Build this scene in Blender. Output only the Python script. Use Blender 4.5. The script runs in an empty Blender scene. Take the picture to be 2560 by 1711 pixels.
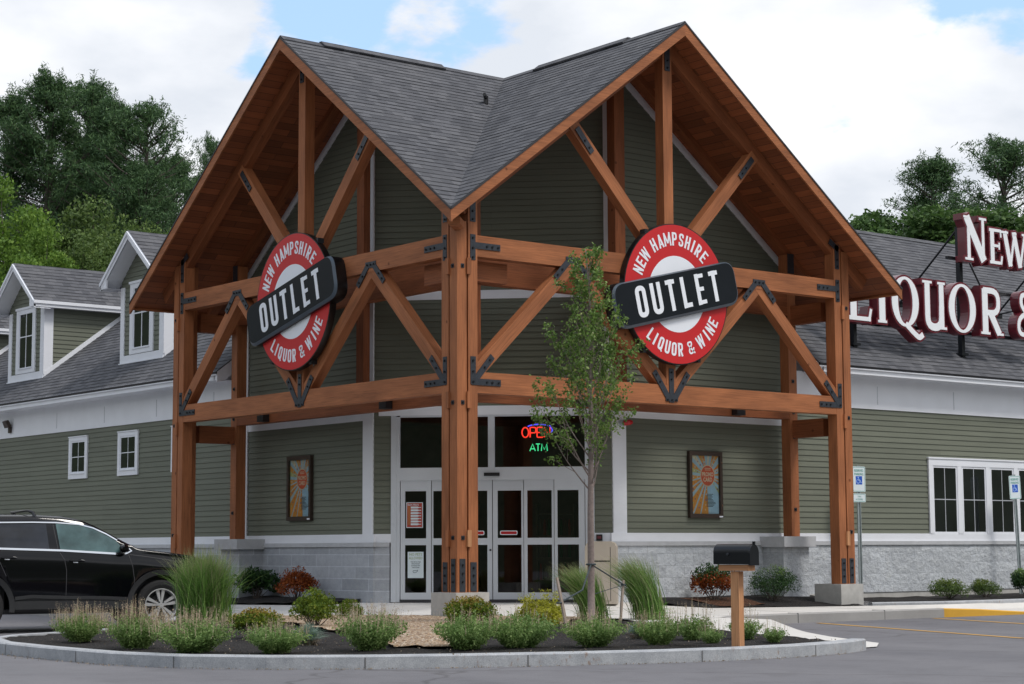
import bpy, math, random
import numpy as np
from mathutils import Vector, Matrix
R_ = math.radians
C = bpy.context.scene.collection
SC = bpy.context.scene

# ------------------------------------------------------------ camera
cam_d = bpy.data.cameras.new("camera"); cam = bpy.data.objects.new("camera", cam_d); C.objects.link(cam)
cf = Vector((0.6199881, 0.7770684, 0.1085332)); cr = Vector((0.7819802, -0.6232875, -0.0044354)); cu = Vector((-0.0642007, -0.0876207, 0.9940829))
M = Matrix((cr, cu, -cf)).transposed().to_4x4(); M.translation = Vector((-16.3263, -21.7403, 1.1))
cam.matrix_world = M
cam_d.sensor_width = 36; cam_d.lens = 36 * 4718.1 / 2560; cam_d.clip_end = 2000
SC.camera = cam

# ------------------------------------------------------------ world: sky with broken cloud
SUN_EL = R_(56); SUN_AZ = Vector((0.38, -0.92, 0)).normalized()      # where the sun stands
w = bpy.data.worlds.new("World"); SC.world = w; w.use_nodes = True
nt = w.node_tree; nt.nodes.clear()
def nn(t, **k):
    n = nt.nodes.new(t)
    for a, b in k.items(): setattr(n, a, b)
    return n
out = nn('ShaderNodeOutputWorld'); bg = nn('ShaderNodeBackground'); bg.inputs[1].default_value = 0.1
sky = nn('ShaderNodeTexSky', sky_type='NISHITA'); sky.sun_disc = False; sky.sun_elevation = SUN_EL
sky.sun_rotation = math.atan2(SUN_AZ.x, SUN_AZ.y); sky.dust_density = 1.5; sky.ozone_density = 2.0
tc = nn('ShaderNodeTexCoord'); nz = nn('ShaderNodeVectorMath', operation='NORMALIZE'); nt.links.new(tc.outputs['Generated'], nz.inputs[0])
def math_(op, a, b=None, clamp=False):
    m = nn('ShaderNodeMath', operation=op); m.use_clamp = clamp
    for i, v in enumerate((a, b)):
        if v is None: continue
        if isinstance(v, (int, float)): m.inputs[i].default_value = v
        else: nt.links.new(v, m.inputs[i])
    return m.outputs[0]
mp = nn('ShaderNodeMapping'); mp.inputs['Scale'].default_value = (1, 1, 2.1); nt.links.new(nz.outputs[0], mp.inputs[0])
n1 = nn('ShaderNodeTexNoise'); n1.inputs['Scale'].default_value = 13; n1.inputs['Detail'].default_value = 9; n1.inputs['Roughness'].default_value = .58
n2 = nn('ShaderNodeTexNoise'); n2.inputs['Scale'].default_value = 7; n2.inputs['Detail'].default_value = 6
mp2 = nn('ShaderNodeMapping'); mp2.inputs['Location'].default_value = (3.1, 1.7, .4); nt.links.new(mp.outputs[0], mp2.inputs[0])
nt.links.new(mp.outputs[0], n1.inputs[0]); nt.links.new(mp2.outputs[0], n2.inputs[0])
# openings in the cloud: directions of the blue patches and their angular size
gap = None
for d, rad, wt in (((0.5250, 0.8035, 0.292), .036, 1.0), ((0.5400, 0.7945, 0.274), .026, .80), ((0.5593, 0.7871, 0.264), .034, .70), ((0.5724, 0.7802, 0.2523), .030, .74), ((0.5842, 0.7645, 0.2723), .026, .58), ((0.4946, 0.8322, 0.2507), .014, .62),
                   ((0.7600, 0.5860, 0.286), .036, 1.1), ((0.7750, 0.5710, 0.286), .040, 1.15), ((-.5, .2, .85), .5, .8), ((.3, -.6, .75), .35, .6)):
    dt = nn('ShaderNodeVectorMath', operation='DISTANCE'); nt.links.new(nz.outputs[0], dt.inputs[0])
    dt.inputs[1].default_value = Vector(d).normalized()
    g = math_('MULTIPLY', math_('SUBTRACT', 1.0, math_('DIVIDE', dt.outputs['Value'], rad * 1.6), True), wt)
    gap = g if gap is None else math_('MAXIMUM', gap, g)
v = math_('ADD', math_('MULTIPLY', math_('SUBTRACT', n1.outputs[0], .5), 1.9), gap)
rmp = nn('ShaderNodeMapRange', interpolation_type='SMOOTHSTEP'); nt.links.new(v, rmp.inputs[0])
rmp.inputs[1].default_value = .30; rmp.inputs[2].default_value = .62; rmp.inputs[3].default_value = 1; rmp.inputs[4].default_value = 0
rp = nn('ShaderNodeValToRGB'); nt.links.new(n2.outputs[0], rp.inputs[0])
rp.color_ramp.elements[0].position = .40; rp.color_ramp.elements[0].color = (7.9, 8.35, 9.1, 1)
rp.color_ramp.elements[1].position = .62; rp.color_ramp.elements[1].color = (11.0, 11.1, 11.4, 1)
bl = nn('ShaderNodeMix', data_type='RGBA', blend_type='ADD'); bl.inputs[0].default_value = 1
sc_ = nn('ShaderNodeVectorMath', operation='SCALE'); nt.links.new(sky.outputs[0], sc_.inputs[0]); sc_.inputs[3].default_value = .8
nt.links.new(sc_.outputs[0], bl.inputs[6]); bl.inputs[7].default_value = (3.5, 5.2, 7.6, 1)    # bright thin haze over the blue
mx = nn('ShaderNodeMix', data_type='RGBA'); nt.links.new(rmp.outputs[0], mx.inputs[0])
nt.links.new(bl.outputs[2], mx.inputs[6]); nt.links.new(rp.outputs[0], mx.inputs[7])
nt.links.new(mx.outputs[2], bg.inputs[0]); nt.links.new(bg.outputs[0], out.inputs[0])

# ------------------------------------------------------------ sun (behind thin cloud)
sd = bpy.data.lights.new("sun", 'SUN'); sd.energy = 2.1; sd.angle = R_(13); sd.color = (1, .95, .88)
sun = bpy.data.objects.new("sun", sd); C.objects.link(sun); sun.location = (0, -20, 40)
sv = Vector((SUN_AZ.x * math.cos(SUN_EL), SUN_AZ.y * math.cos(SUN_EL), math.sin(SUN_EL)))
sun.rotation_euler = sv.to_track_quat('Z', 'Y').to_euler()
SC.view_settings.view_transform = 'Standard'; SC.view_settings.look = 'None'; SC.view_settings.exposure = 0.0; SC.view_settings.gamma = 1

# ------------------------------------------------------------ materials
MT = {}
def new_mat(name):
    m = bpy.data.materials.new(name); m.use_nodes = True; MT[name] = m
    t = m.node_tree; b = t.nodes['Principled BSDF']
    def add(ty, **k):
        n = t.nodes.new(ty)
        for a, c in k.items(): setattr(n, a, c)
        return n
    return m, t, b, add
def link(t, a, b): t.links.new(a, b)
def noise(t, add, coord, scale, detail=4, rough=.55, stretch=None, loc=None):
    n = add('ShaderNodeTexNoise'); n.inputs['Scale'].default_value = scale; n.inputs['Detail'].default_value = detail; n.inputs['Roughness'].default_value = rough
    if stretch or loc:
        m = add('ShaderNodeMapping')
        if stretch: m.inputs['Scale'].default_value = stretch
        link(t, coord, m.inputs[0]); coord = m.outputs[0]
    link(t, coord, n.inputs[0]); return n.outputs[0]
def ramp(t, add, fac, stops):
    r = add('ShaderNodeValToRGB'); link(t, fac, r.inputs[0]); e = r.color_ramp.elements
    while len(e) < len(stops): e.new(.5)
    for i, (p, c) in enumerate(stops): e[i].position = p; e[i].color = (*c, 1)
    return r.outputs[0]
def mixc(t, add, fac, a, b, mode='MIX'):
    m = add('ShaderNodeMix', data_type='RGBA', blend_type=mode)
    for s, vv in ((0, fac), (6, a), (7, b)):
        if isinstance(vv, (int, float)): m.inputs[s].default_value = vv
        elif isinstance(vv, tuple): m.inputs[s].default_value = (*vv, 1)
        else: link(t, vv, m.inputs[s])
    return m.outputs[2]
def bump(t, add, b, h, strength=.3, dist=.01):
    n = add('ShaderNodeBump'); n.inputs['Strength'].default_value = strength; n.inputs['Distance'].default_value = dist
    link(t, h, n.inputs['Height']); link(t, n.outputs[0], b.inputs['Normal'])
def coords(add, kind='Object'): return add('ShaderNodeTexCoord').outputs[kind]
def plain(name, col, rough=.6, metal=0, var=.12, vs=3.0, bmp=0, spec=.5, coat=0, emit=None):
    m, t, b, add = new_mat(name); co = coords(add)
    f = noise(t, add, co, vs, 5)
    lo = tuple(max(0, c * (1 - var)) for c in col); hi = tuple(c * (1 + var) for c in col)
    link(t, ramp(t, add, f, [(.3, lo), (.7, hi)]), b.inputs['Base Color'])
    b.inputs['Roughness'].default_value = rough; b.inputs['Metallic'].default_value = metal; b.inputs['Specular IOR Level'].default_value = spec
    b.inputs['Coat Weight'].default_value = coat; b.inputs['Coat Roughness'].default_value = .03
    if bmp: bump(t, add, b, noise(t, add, co, vs * 12, 6), bmp, .005)
    if emit: b.inputs['Emission Color'].default_value = (*emit[0], 1); b.inputs['Emission Strength'].default_value = emit[1]
    return m
def timber(name, col, rough=.62):
    m, t, b, add = new_mat(name); uv = coords(add, 'UV')
    oi = add('ShaderNodeObjectInfo')
    vm = add('ShaderNodeVectorMath', operation='ADD'); link(t, uv, vm.inputs[0])
    cx = add('ShaderNodeCombineXYZ'); mm = add('ShaderNodeMath', operation='MULTIPLY'); mm.inputs[1].default_value = 40
    link(t, oi.outputs['Random'], mm.inputs[0]); link(t, mm.outputs[0], cx.inputs[0]); link(t, cx.outputs[0], vm.inputs[1]); v = vm.outputs[0]
    g = noise(t, add, v, 6, 6, .6, (.35, 9, 1)); g2 = noise(t, add, v, 3, 3, .5, (.3, 1.3, 1)); kn = noise(t, add, v, 22, 5, .7, (.12, 5, 1))
    c1 = ramp(t, add, g, [(.25, tuple(c * .66 for c in col)), (.5, col), (.78, tuple(min(1, c * 1.34) for c in col))])
    c2 = mixc(t, add, 1.0, c1, ramp(t, add, g2, [(.3, (.74, .70, .68)), (.7, (1.20, 1.16, 1.12))]), 'MULTIPLY')
    c3 = mixc(t, add, 1.0, c2, ramp(t, add, kn, [(.30, (.42, .36, .34)), (.40, (1, 1, 1))]), 'MULTIPLY')
    vo = add('ShaderNodeTexVoronoi'); vo.inputs['Scale'].default_value = 2.2; link(t, v, vo.inputs[0])
    c4 = mixc(t, add, 1.0, c3, ramp(t, add, vo.outputs['Distance'], [(.035, (.42, .35, .3)), (.075, (1, 1, 1))]), 'MULTIPLY')
    link(t, c4, b.inputs['Base Color']); b.inputs['Roughness'].default_value = rough; b.inputs['Specular IOR Level'].default_value = .3
    bump(t, add, b, g, .25, .004); return m
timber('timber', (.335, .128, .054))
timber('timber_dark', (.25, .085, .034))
timber('timber_raw', (.50, .26, .13))
timber('timber_grey', (.42, .36, .31), .85)
def planks(name, col, bw=1.3, rh=.14):
    m, t, b, add = new_mat(name); uv = coords(add, 'UV')
    br = add('ShaderNodeTexBrick'); link(t, uv, br.inputs[0]); br.inputs['Scale'].default_value = 1
    br.inputs['Brick Width'].default_value = bw; br.inputs['Row Height'].default_value = rh; br.inputs['Mortar Size'].default_value = .004
    br.inputs['Color1'].default_value = (*[c * .72 for c in col], 1); br.inputs['Color2'].default_value = (*[c * 1.35 for c in col], 1); br.inputs['Mortar'].default_value = (*[c * .18 for c in col], 1)
    g = noise(t, add, uv, 5, 6, .6, (.4, 10, 1))
    c = mixc(t, add, 1.0, br.outputs['Color'], ramp(t, add, g, [(.25, (.75, .72, .7)), (.75, (1.25, 1.2, 1.2))]), 'MULTIPLY')
    link(t, c, b.inputs['Base Color']); b.inputs['Roughness'].default_value = .6; bump(t, add, b, br.outputs['Fac'], -.4, .006); return m
planks('soffit_plank', (.25, .078, .027))
def shingle():
    m, t, b, add = new_mat('shingle'); uv = coords(add, 'UV')
    def brick(bw, off, mort, c1, c2, cm):
        br = add('ShaderNodeTexBrick'); link(t, uv, br.inputs[0]); br.inputs['Scale'].default_value = 1; br.offset = off
        br.inputs['Brick Width'].default_value = bw; br.inputs['Row Height'].default_value = .14; br.inputs['Mortar Size'].default_value = mort
        for k, c in (('Color1', c1), ('Color2', c2), ('Mortar', cm)): br.inputs[k].default_value = (*c, 1)
        return br
    br = brick(.19, .37, .0025, (.076, .079, .090), (.122, .125, .138), (.06, .06, .066)); b2 = brick(.31, .61, 0, (0, 0, 0), (1, 1, 1), (0, 0, 0))
    sp = add('ShaderNodeSeparateXYZ'); link(t, uv, sp.inputs[0]); dv = add('ShaderNodeMath', operation='DIVIDE'); link(t, sp.outputs[1], dv.inputs[0]); dv.inputs[1].default_value = .14
    fr = add('ShaderNodeMath', operation='FRACT'); link(t, dv.outputs[0], fr.inputs[0]); lo = add('ShaderNodeMath', operation='GREATER_THAN'); link(t, fr.outputs[0], lo.inputs[0]); lo.inputs[1].default_value = .80
    th = ramp(t, add, b2.outputs['Color'], [(.48, (0, 0, 0)), (.62, (.85, .85, .85))]); mu = add('ShaderNodeMath', operation='MULTIPLY'); link(t, lo.outputs[0], mu.inputs[0]); link(t, th, mu.inputs[1])
    g = noise(t, add, uv, 130, 3); g2 = noise(t, add, uv, .7, 4)
    c = mixc(t, add, 1.0, br.outputs['Color'], ramp(t, add, g, [(.3, (.70, .70, .70)), (.7, (1.32, 1.32, 1.30))]), 'MULTIPLY')
    c = mixc(t, add, 1.0, c, ramp(t, add, g2, [(.3, (.88, .88, .90)), (.7, (1.10, 1.08, 1.06))]), 'MULTIPLY')
    c = mixc(t, add, mu.outputs[0], c, (.034, .035, .040))  # dark dashes paint the shadow line under shingle tabs into the colour
    link(t, c, b.inputs['Base Color']); b.inputs['Roughness'].default_value = .93; b.inputs['Specular IOR Level'].default_value = .25
    bump(t, add, b, g, .35, .003)
shingle()
def siding_mat(name, col):
    m, t, b, add = new_mat(name); uv = coords(add, 'UV')
    g = noise(t, add, uv, 5, 5, .6, (.15, 3, 1)); g2 = noise(t, add, uv, .6, 3)
    br = add('ShaderNodeTexBrick'); link(t, uv, br.inputs[0]); br.inputs['Scale'].default_value = 1; br.offset = .43
    br.inputs['Brick Width'].default_value = 3.6; br.inputs['Row Height'].default_value = .1016; br.inputs['Mortar Size'].default_value = .0016
    br.inputs['Color1'].default_value = (.95, .95, .95, 1); br.inputs['Color2'].default_value = (1.05, 1.05, 1.05, 1); br.inputs['Mortar'].default_value = (.62, .62, .62, 1)
    c = mixc(t, add, 1.0, ramp(t, add, g, [(.3, tuple(x * .93 for x in col)), (.7, tuple(x * 1.07 for x in col))]), br.outputs['Color'], 'MULTIPLY')
    c = mixc(t, add, 1.0, c, ramp(t, add, g2, [(.35, (.95, .95, .95)), (.65, (1.04, 1.04, 1.03))]), 'MULTIPLY')
    link(t, c, b.inputs['Base Color']); b.inputs['Roughness'].default_value = .68; b.inputs['Specular IOR Level'].default_value = .3
siding_mat('siding', (.155, .167, .131))
def block_mat(name, bw, rh, split, col=(.39, .41, .445)):
    m, t, b, add = new_mat(name); uv = coords(add, 'UV')
    br = add('ShaderNodeTexBrick'); link(t, uv, br.inputs[0]); br.inputs['Scale'].default_value = 1
    br.inputs['Brick Width'].default_value = bw; br.inputs['Row Height'].default_value = rh; br.inputs['Mortar Size'].default_value = .006; br.inputs['Mortar Smooth'].default_value = .3
    br.inputs['Color1'].default_value = (*[c * .86 for c in col], 1); br.inputs['Color2'].default_value = (*[c * 1.1 for c in col], 1); br.inputs['Mortar'].default_value = (*[c * (.78 if split else 1.5) for c in col], 1)
    a = noise(t, add, uv, 90, 4, .7); a2 = noise(t, add, uv, 8, 6, .65); st = noise(t, add, uv, 1.1, 4, .6)
    c = mixc(t, add, 1.0, br.outputs['Color'], ramp(t, add, a, [(.3, (.70, .70, .72)), (.7, (1.22, 1.22, 1.20))]), 'MULTIPLY')
    c = mixc(t, add, 1.0, c, ramp(t, add, a2, [(.3, (.84, .85, .87) if split else (.88, .88, .9)), (.7, (1.12, 1.12, 1.10))]), 'MULTIPLY')
    c = mixc(t, add, 1.0, c, ramp(t, add, st, [(.62, (1, 1, 1)), (.78, (.92, .89, .80))]), 'MULTIPLY')
    link(t, c, b.inputs['Base Color']); b.inputs['Roughness'].default_value = .92
    h = mixc(t, add, .6 if split else .35, br.outputs['Fac'], a2)
    bump(t, add, b, a2 if split else br.outputs['Fac'], 1.0 if split else -.5, .045 if split else .004)
block_mat('block_split', .42, .2, True, (.54, .565, .60)); block_mat('block_smooth', .8, .2, False)
plain('cast_stone', (.47, .48, .50), .85, var=.07, vs=9, bmp=.15)
plain('white_trim', (.78, .80, .85), .45, var=.035, vs=2.2)
plain('white_seam', (.42, .44, .48), .6)
plain('aluminium', (.62, .65, .70), .35, metal=.15, var=.03)
plain('seam_dark', (.03, .03, .035), .6); plain('seam_grey', (.15, .15, .15), .9)
plain('steel_dark', (.042, .048, .060), .45, metal=.35, var=.2, vs=20)
plain('bolt_dark', (.02, .022, .026), .4, metal=.5)
plain('black_box', (.012, .012, .014), .4)
plain('concrete', (.50, .485, .46), .9, var=.07, vs=2.5, bmp=.15)
plain('footing_concrete', (.44, .43, .41), .9, var=.12, vs=7, bmp=.2)
plain('red_light', (.45, .01, .015), .25)
plain('brown_metal', (.055, .038, .03), .4, metal=.3)
plain('red_paint', (.56, .018, .022), .42, var=.02, spec=.4)
plain('sign_black', (.010, .013, .017), .42, var=.1, spec=.15)
plain('sign_edge', (.075, .10, .13), .35)
plain('sign_side', (.008, .008, .009), .35)
plain('sign_white', (.84, .87, .93), .4, var=.015)
plain('letter_white', (.84, .87, .90), .4, var=.015)
plain('burgundy', (.13, .012, .022), .3, var=.1, coat=.3)
plain('burgundy_face', (.16, .035, .04), .35, var=.05)
plain('mailbox_black', (.006, .007, .010), .3, spec=.4)
plain('bin_tan', (.40, .35, .29), .6, var=.04)
plain('galv', (.40, .45, .46), .4, metal=.5, var=.12, vs=10)
plain('sign_panel', (.72, .80, .84), .35, var=.02)
plain('sign_green', (.12, .38, .32), .4)
plain('sign_blue', (.015, .10, .55), .4)
plain('sign_pale_blue', (.45, .62, .95), .4)
plain('paper', (.66, .74, .78), .6, var=.02); plain('paper_red', (.40, .05, .035), .6); plain('paper_orange', (.42, .13, .04), .6)
plain('ink', (.06, .10, .13), .6); plain('ink_green', (.36, .45, .28), .6)
plain('poster_blue', (.52, .76, .88), .4, var=.10, vs=8); plain('poster_orange', (.88, .42, .08), .4); plain('poster_red', (.80, .16, .07), .4)
plain('poster_green', (.62, .66, .30), .4); plain('poster_cream', (.90, .80, .58), .4); plain('poster_purple', (.36, .20, .30), .4)
plain('neon_red', (.8, .02, .01), .4, emit=((1, .05, .03), 1.6)); plain('neon_blue', (.05, .05, .8), .4, emit=((.1, .09, 1), 1.8)); plain('neon_green', (.05, .7, .3), .4, emit=((.08, .9, .38), 1.3))
plain('strap', (.03, .045, .05), .7)
plain('bark_young', (.22, .175, .16), .85, var=.2, vs=25, bmp=.4); plain('bark', (.09, .075, .065), .95, var=.25, vs=6, bmp=.5)
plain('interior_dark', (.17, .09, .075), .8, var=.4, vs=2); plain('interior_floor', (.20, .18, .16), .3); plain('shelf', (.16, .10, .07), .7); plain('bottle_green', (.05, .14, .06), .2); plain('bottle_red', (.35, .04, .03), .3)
# car
plain('car_paint', (.002, .002, .0035), .07, var=0, coat=0, spec=.42); plain('car_cladding', (.022, .023, .025), .6); plain('chrome', (.75, .77, .80), .12, metal=1, var=0)
plain('tyre', (.012, .012, .013), .85, bmp=.2, vs=12); plain('alloy', (.62, .63, .65), .32, metal=.6, var=.03); plain('alloy_dark', (.03, .03, .033), .4)
plain('car_glass_dark', (.020, .024, .034), .05, var=.5, vs=2.5); plain('car_glass_green', (.075, .135, .14), .06, var=.45, vs=3); plain('car_seat', (.03, .03, .03), .8)
plain('lamp_clear', (.55, .55, .52), .1, coat=.5); plain('lamp_amber', (.6, .2, .03), .2)
def glass(name, tint, mixf):
    m, t, b, add = new_mat(name); t.nodes.remove(b); o = t.nodes['Material Output']
    fr = add('ShaderNodeFresnel'); fr.inputs[0].default_value = 1.6
    gl = add('ShaderNodeBsdfGlossy'); gl.inputs['Roughness'].default_value = .01; gl.inputs[0].default_value = (.9, .95, 1, 1)
    tr = add('ShaderNodeBsdfTransparent'); tr.inputs[0].default_value = (*tint, 1)
    mx = add('ShaderNodeMixShader'); link(t, fr.outputs[0], mx.inputs[0]); link(t, tr.outputs[0], mx.inputs[1]); link(t, gl.outputs[0], mx.inputs[2]); link(t, mx.outputs[0], o.inputs[0])
glass('door_glass', (.66, .70, .66), 0); glass('clear_glass', (1, 1, 1), 0)
plain('window_glass', (.010, .012, .012), .02, var=.5, vs=.8, spec=.7)
# ground materials
def asphalt():
    m, t, b, add = new_mat('asphalt'); co = coords(add)
    a = noise(t, add, co, 260, 3, .7); s = noise(t, add, co, .35, 5, .6, (1, .35, 1)); s2 = noise(t, add, co, 2.2, 6, .7)
    c = ramp(t, add, s, [(.3, (.112, .111, .124)), (.7, (.175, .172, .184))])
    vo = add('ShaderNodeTexVoronoi', feature='DISTANCE_TO_EDGE'); vo.inputs['Scale'].default_value = .32; dn = add('ShaderNodeMixRGB'); dn.inputs[0].default_value = .35; link(t, co, dn.inputs[1]); nz3 = add('ShaderNodeTexNoise'); nz3.inputs['Scale'].default_value = 1.4; nz3.inputs['Detail'].default_value = 6; link(t, co, nz3.inputs[0]); link(t, nz3.outputs['Color'], dn.inputs[2]); link(t, dn.outputs[0], vo.inputs[0])
    c = mixc(t, add, 1.0, c, ramp(t, add, vo.outputs['Distance'], [(.0025, (.62, .61, .60)), (.006, (1, 1, 1))]), 'MULTIPLY')
    c = mixc(t, add, 1.0, c, ramp(t, add, a, [(.3, (.74, .74, .74)), (.7, (1.25, 1.25, 1.25))]), 'MULTIPLY')
    c = mixc(t, add, 1.0, c, ramp(t, add, s2, [(.28, (.80, .79, .79)), (.5, (1, 1, 1)), (.75, (1.07, 1.06, 1.05))]), 'MULTIPLY')
    link(t, c, b.inputs['Base Color']); b.inputs['Roughness'].default_value = .82; bump(t, add, b, a, .35, .004)
asphalt()
def granite():
    m, t, b, add = new_mat('granite'); co = coords(add)
    a = noise(t, add, co, 120, 4, .8); s = noise(t, add, co, 6, 6, .7); r = noise(t, add, co, 20, 5, .7, (1, 1, .5)); r2 = noise(t, add, co, .8, 2)
    c = ramp(t, add, a, [(.32, (.24, .255, .28)), (.5, (.38, .395, .42)), (.68, (.52, .53, .55))])
    c = mixc(t, add, 1.0, c, ramp(t, add, s, [(.3, (.78, .79, .8)), (.7, (1.16, 1.15, 1.13))]), 'MULTIPLY')
    mk = add('ShaderNodeMath', operation='MULTIPLY'); link(t, ramp(t, add, r, [(.56, (0, 0, 0)), (.66, (1, 1, 1))]), mk.inputs[0]); link(t, ramp(t, add, r2, [(.48, (0, 0, 0)), (.6, (.6, .6, .6))]), mk.inputs[1])
    c = mixc(t, add, mk.outputs[0], c, (.22, .115, .05))
    link(t, c, b.inputs['Base Color']); b.inputs['Roughness'].default_value = .85; bump(t, add, b, s, .5, .012)
granite()
def particulate(name, stops, sc, dist, crack=(.12, .12, .12)):
    m, t, b, add = new_mat(name); co = coords(add)
    vo = add('ShaderNodeTexVoronoi'); vo.inputs['Scale'].default_value = sc; link(t, co, vo.inputs[0])
    sp = add('ShaderNodeSeparateColor'); link(t, vo.outputs['Color'], sp.inputs[0])
    c = ramp(t, add, sp.outputs[0], stops)
    c = mixc(t, add, 1.0, c, ramp(t, add, vo.outputs['Distance'], [(.3, (1, 1, 1)), (.75, crack)]), 'MULTIPLY')
    link(t, c, b.inputs['Base Color']); b.inputs['Roughness'].default_value = .95
    iv = add('ShaderNodeMath', operation='SUBTRACT'); iv.inputs[0].default_value = 1; link(t, vo.outputs['Distance'], iv.inputs[1]); bump(t, add, b, iv.outputs[0], 1, dist)
particulate('mulch_mat', [(0, (.008, .006, .006)), (.75, (.022, .017, .017)), (.97, (.05, .04, .036)), (1, (.16, .12, .09))], 45, .03)
particulate('gravel_mat', [(0, (.30, .18, .10)), (.35, (.50, .34, .20)), (.7, (.62, .50, .36)), (1, (.72, .64, .54))], 42, .02, (.25, .2, .18))
particulate('grey_stone_mat', [(0, (.10, .10, .11)), (1, (.34, .34, .35))], 30, .03)
particulate('pine_straw_mat', [(0, (.10, .035, .015)), (1, (.20, .08, .03))], 60, .02)
def pave(name, col, var=.06):
    m, t, b, add = new_mat(name); co = coords(add)
    a = noise(t, add, co, 140, 3, .7); s = noise(t, add, co, .9, 6, .65)
    c = ramp(t, add, s, [(.3, tuple(x * (1 - var) for x in col)), (.7, tuple(x * (1 + var) for x in col))])
    c = mixc(t, add, 1.0, c, ramp(t, add, a, [(.3, (.90, .90, .90)), (.7, (1.08, 1.08, 1.08))]), 'MULTIPLY')
    link(t, c, b.inputs['Base Color']); b.inputs['Roughness'].default_value = .9; bump(t, add, b, a, .2, .003)
pave('sidewalk_mat', (.62, .60, .57)); pave('kerb_concrete', (.33, .32, .31), .12); pave('yellow_paint', (.62, .34, .04), .12); pave('hill_mat', (.035, .05, .02), .3)
pave('line_yellow', (.55, .31, .07), .2)
def leaf(name, stops, trans=.25, rough=.6):
    m, t, b, add = new_mat(name); g = add('ShaderNodeNewGeometry')
    c = ramp(t, add, g.outputs['Random Per Island'], stops)
    n = noise(t, add, coords(add), 1.1, 2); c = mixc(t, add, 1.0, c, ramp(t, add, n, [(.3, (.82, .85, .8)), (.7, (1.15, 1.12, 1.05))]), 'MULTIPLY')
    link(t, c, b.inputs['Base Color']); b.inputs['Roughness'].default_value = rough; b.inputs['Specular IOR Level'].default_value = .3
    tl = add('ShaderNodeBsdfTranslucent'); link(t, c, tl.inputs[0]); mx = add('ShaderNodeMixShader'); mx.inputs[0].default_value = trans
    link(t, b.outputs[0], mx.inputs[1]); link(t, tl.outputs[0], mx.inputs[2]); link(t, mx.outputs[0], t.nodes['Material Output'].inputs[0])
leaf('pine_needle', [(0, (.036, .078, .036)), (.6, (.066, .132, .052)), (1, (.115, .20, .075))], .25)
leaf('leaf_bright', [(0, (.08, .16, .024)), (.6, (.14, .25, .04)), (1, (.22, .34, .06))], .35)
leaf('leaf_mid', [(0, (.06, .105, .028)), (.6, (.10, .165, .042)), (1, (.15, .22, .062))], .3)
leaf('leaf_hill', [(0, (.045, .095, .03)), (.6, (.078, .15, .042)), (1, (.12, .205, .06))], .3)
leaf('leaf_pear', [(0, (.07, .14, .03)), (.6, (.15, .25, .055)), (.9, (.24, .36, .10)), (1, (.30, .32, .13))], .35, .4)
leaf('leaf_salvia', [(0, (.12, .21, .06)), (.6, (.22, .34, .11)), (1, (.34, .45, .18))], .4)
leaf('spike_pink', [(0, (.40, .29, .23)), (.6, (.54, .42, .33)), (1, (.56, .52, .36))], .3)
leaf('fescue', [(0, (.16, .24, .20)), (.6, (.26, .36, .31)), (1, (.36, .46, .40))], .2)
leaf('fescue_dry', [(0, (.24, .19, .15)), (1, (.36, .30, .24))], .2)
leaf('leaf_spirea', [(0, (.065, .12, .012)), (.6, (.13, .20, .02)), (1, (.24, .27, .03))], .3)
leaf('leaf_spirea_tip', [(0, (.24, .16, .03)), (1, (.34, .26, .06))], .3)
leaf('leaf_gold', [(0, (.24, .25, .02)), (.6, (.42, .42, .04)), (1, (.56, .54, .09))], .35)
leaf('leaf_dark', [(0, (.016, .045, .014)), (.6, (.030, .078, .022)), (1, (.055, .12, .03))], .2, .35)
leaf('leaf_rust', [(0, (.16, .030, .008)), (.6, (.29, .065, .014)), (1, (.40, .12, .02))], .25)
leaf('grass_blade', [(0, (.08, .18, .04)), (.6, (.17, .33, .075)), (1, (.30, .46, .14))], .35, .4)
leaf('grass_plume', [(0, (.22, .27, .12)), (1, (.38, .38, .22))], .3)

# ------------------------------------------------------------ mesh tools
def V3(p): return Vector(p)
class Fr:                      # a local frame: a along u, b along v, c along n
    def __init__(s, o, u, v=(0, 0, 1), n=None):
        s.o = V3(o); s.u = V3(u).normalized(); s.v = V3(v).normalized(); s.n = V3(n).normalized() if n else s.u.cross(s.v)
    def P(s, a, b, c=0): return s.o + s.u * a + s.v * b + s.n * c
def rootloc(o):
    l = Vector((0, 0, 0))
    while o: l += o.location; o = o.parent
    return l
def thing(name, label, cat, loc=(0, 0, 0), rz=0, group=None):
    o = bpy.data.objects.new(name, None); C.objects.link(o); o.location = loc; o.rotation_euler = (0, 0, rz); o.empty_display_size = .3
    tag(o, label, cat, group); return o
def tag(o, label, cat, group=None, kind=None):
    if label: o['label'] = label
    if cat: o['category'] = cat
    if group: o['group'] = group
    if kind: o['kind'] = kind
    return o
rng = random.Random(7)
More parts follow.
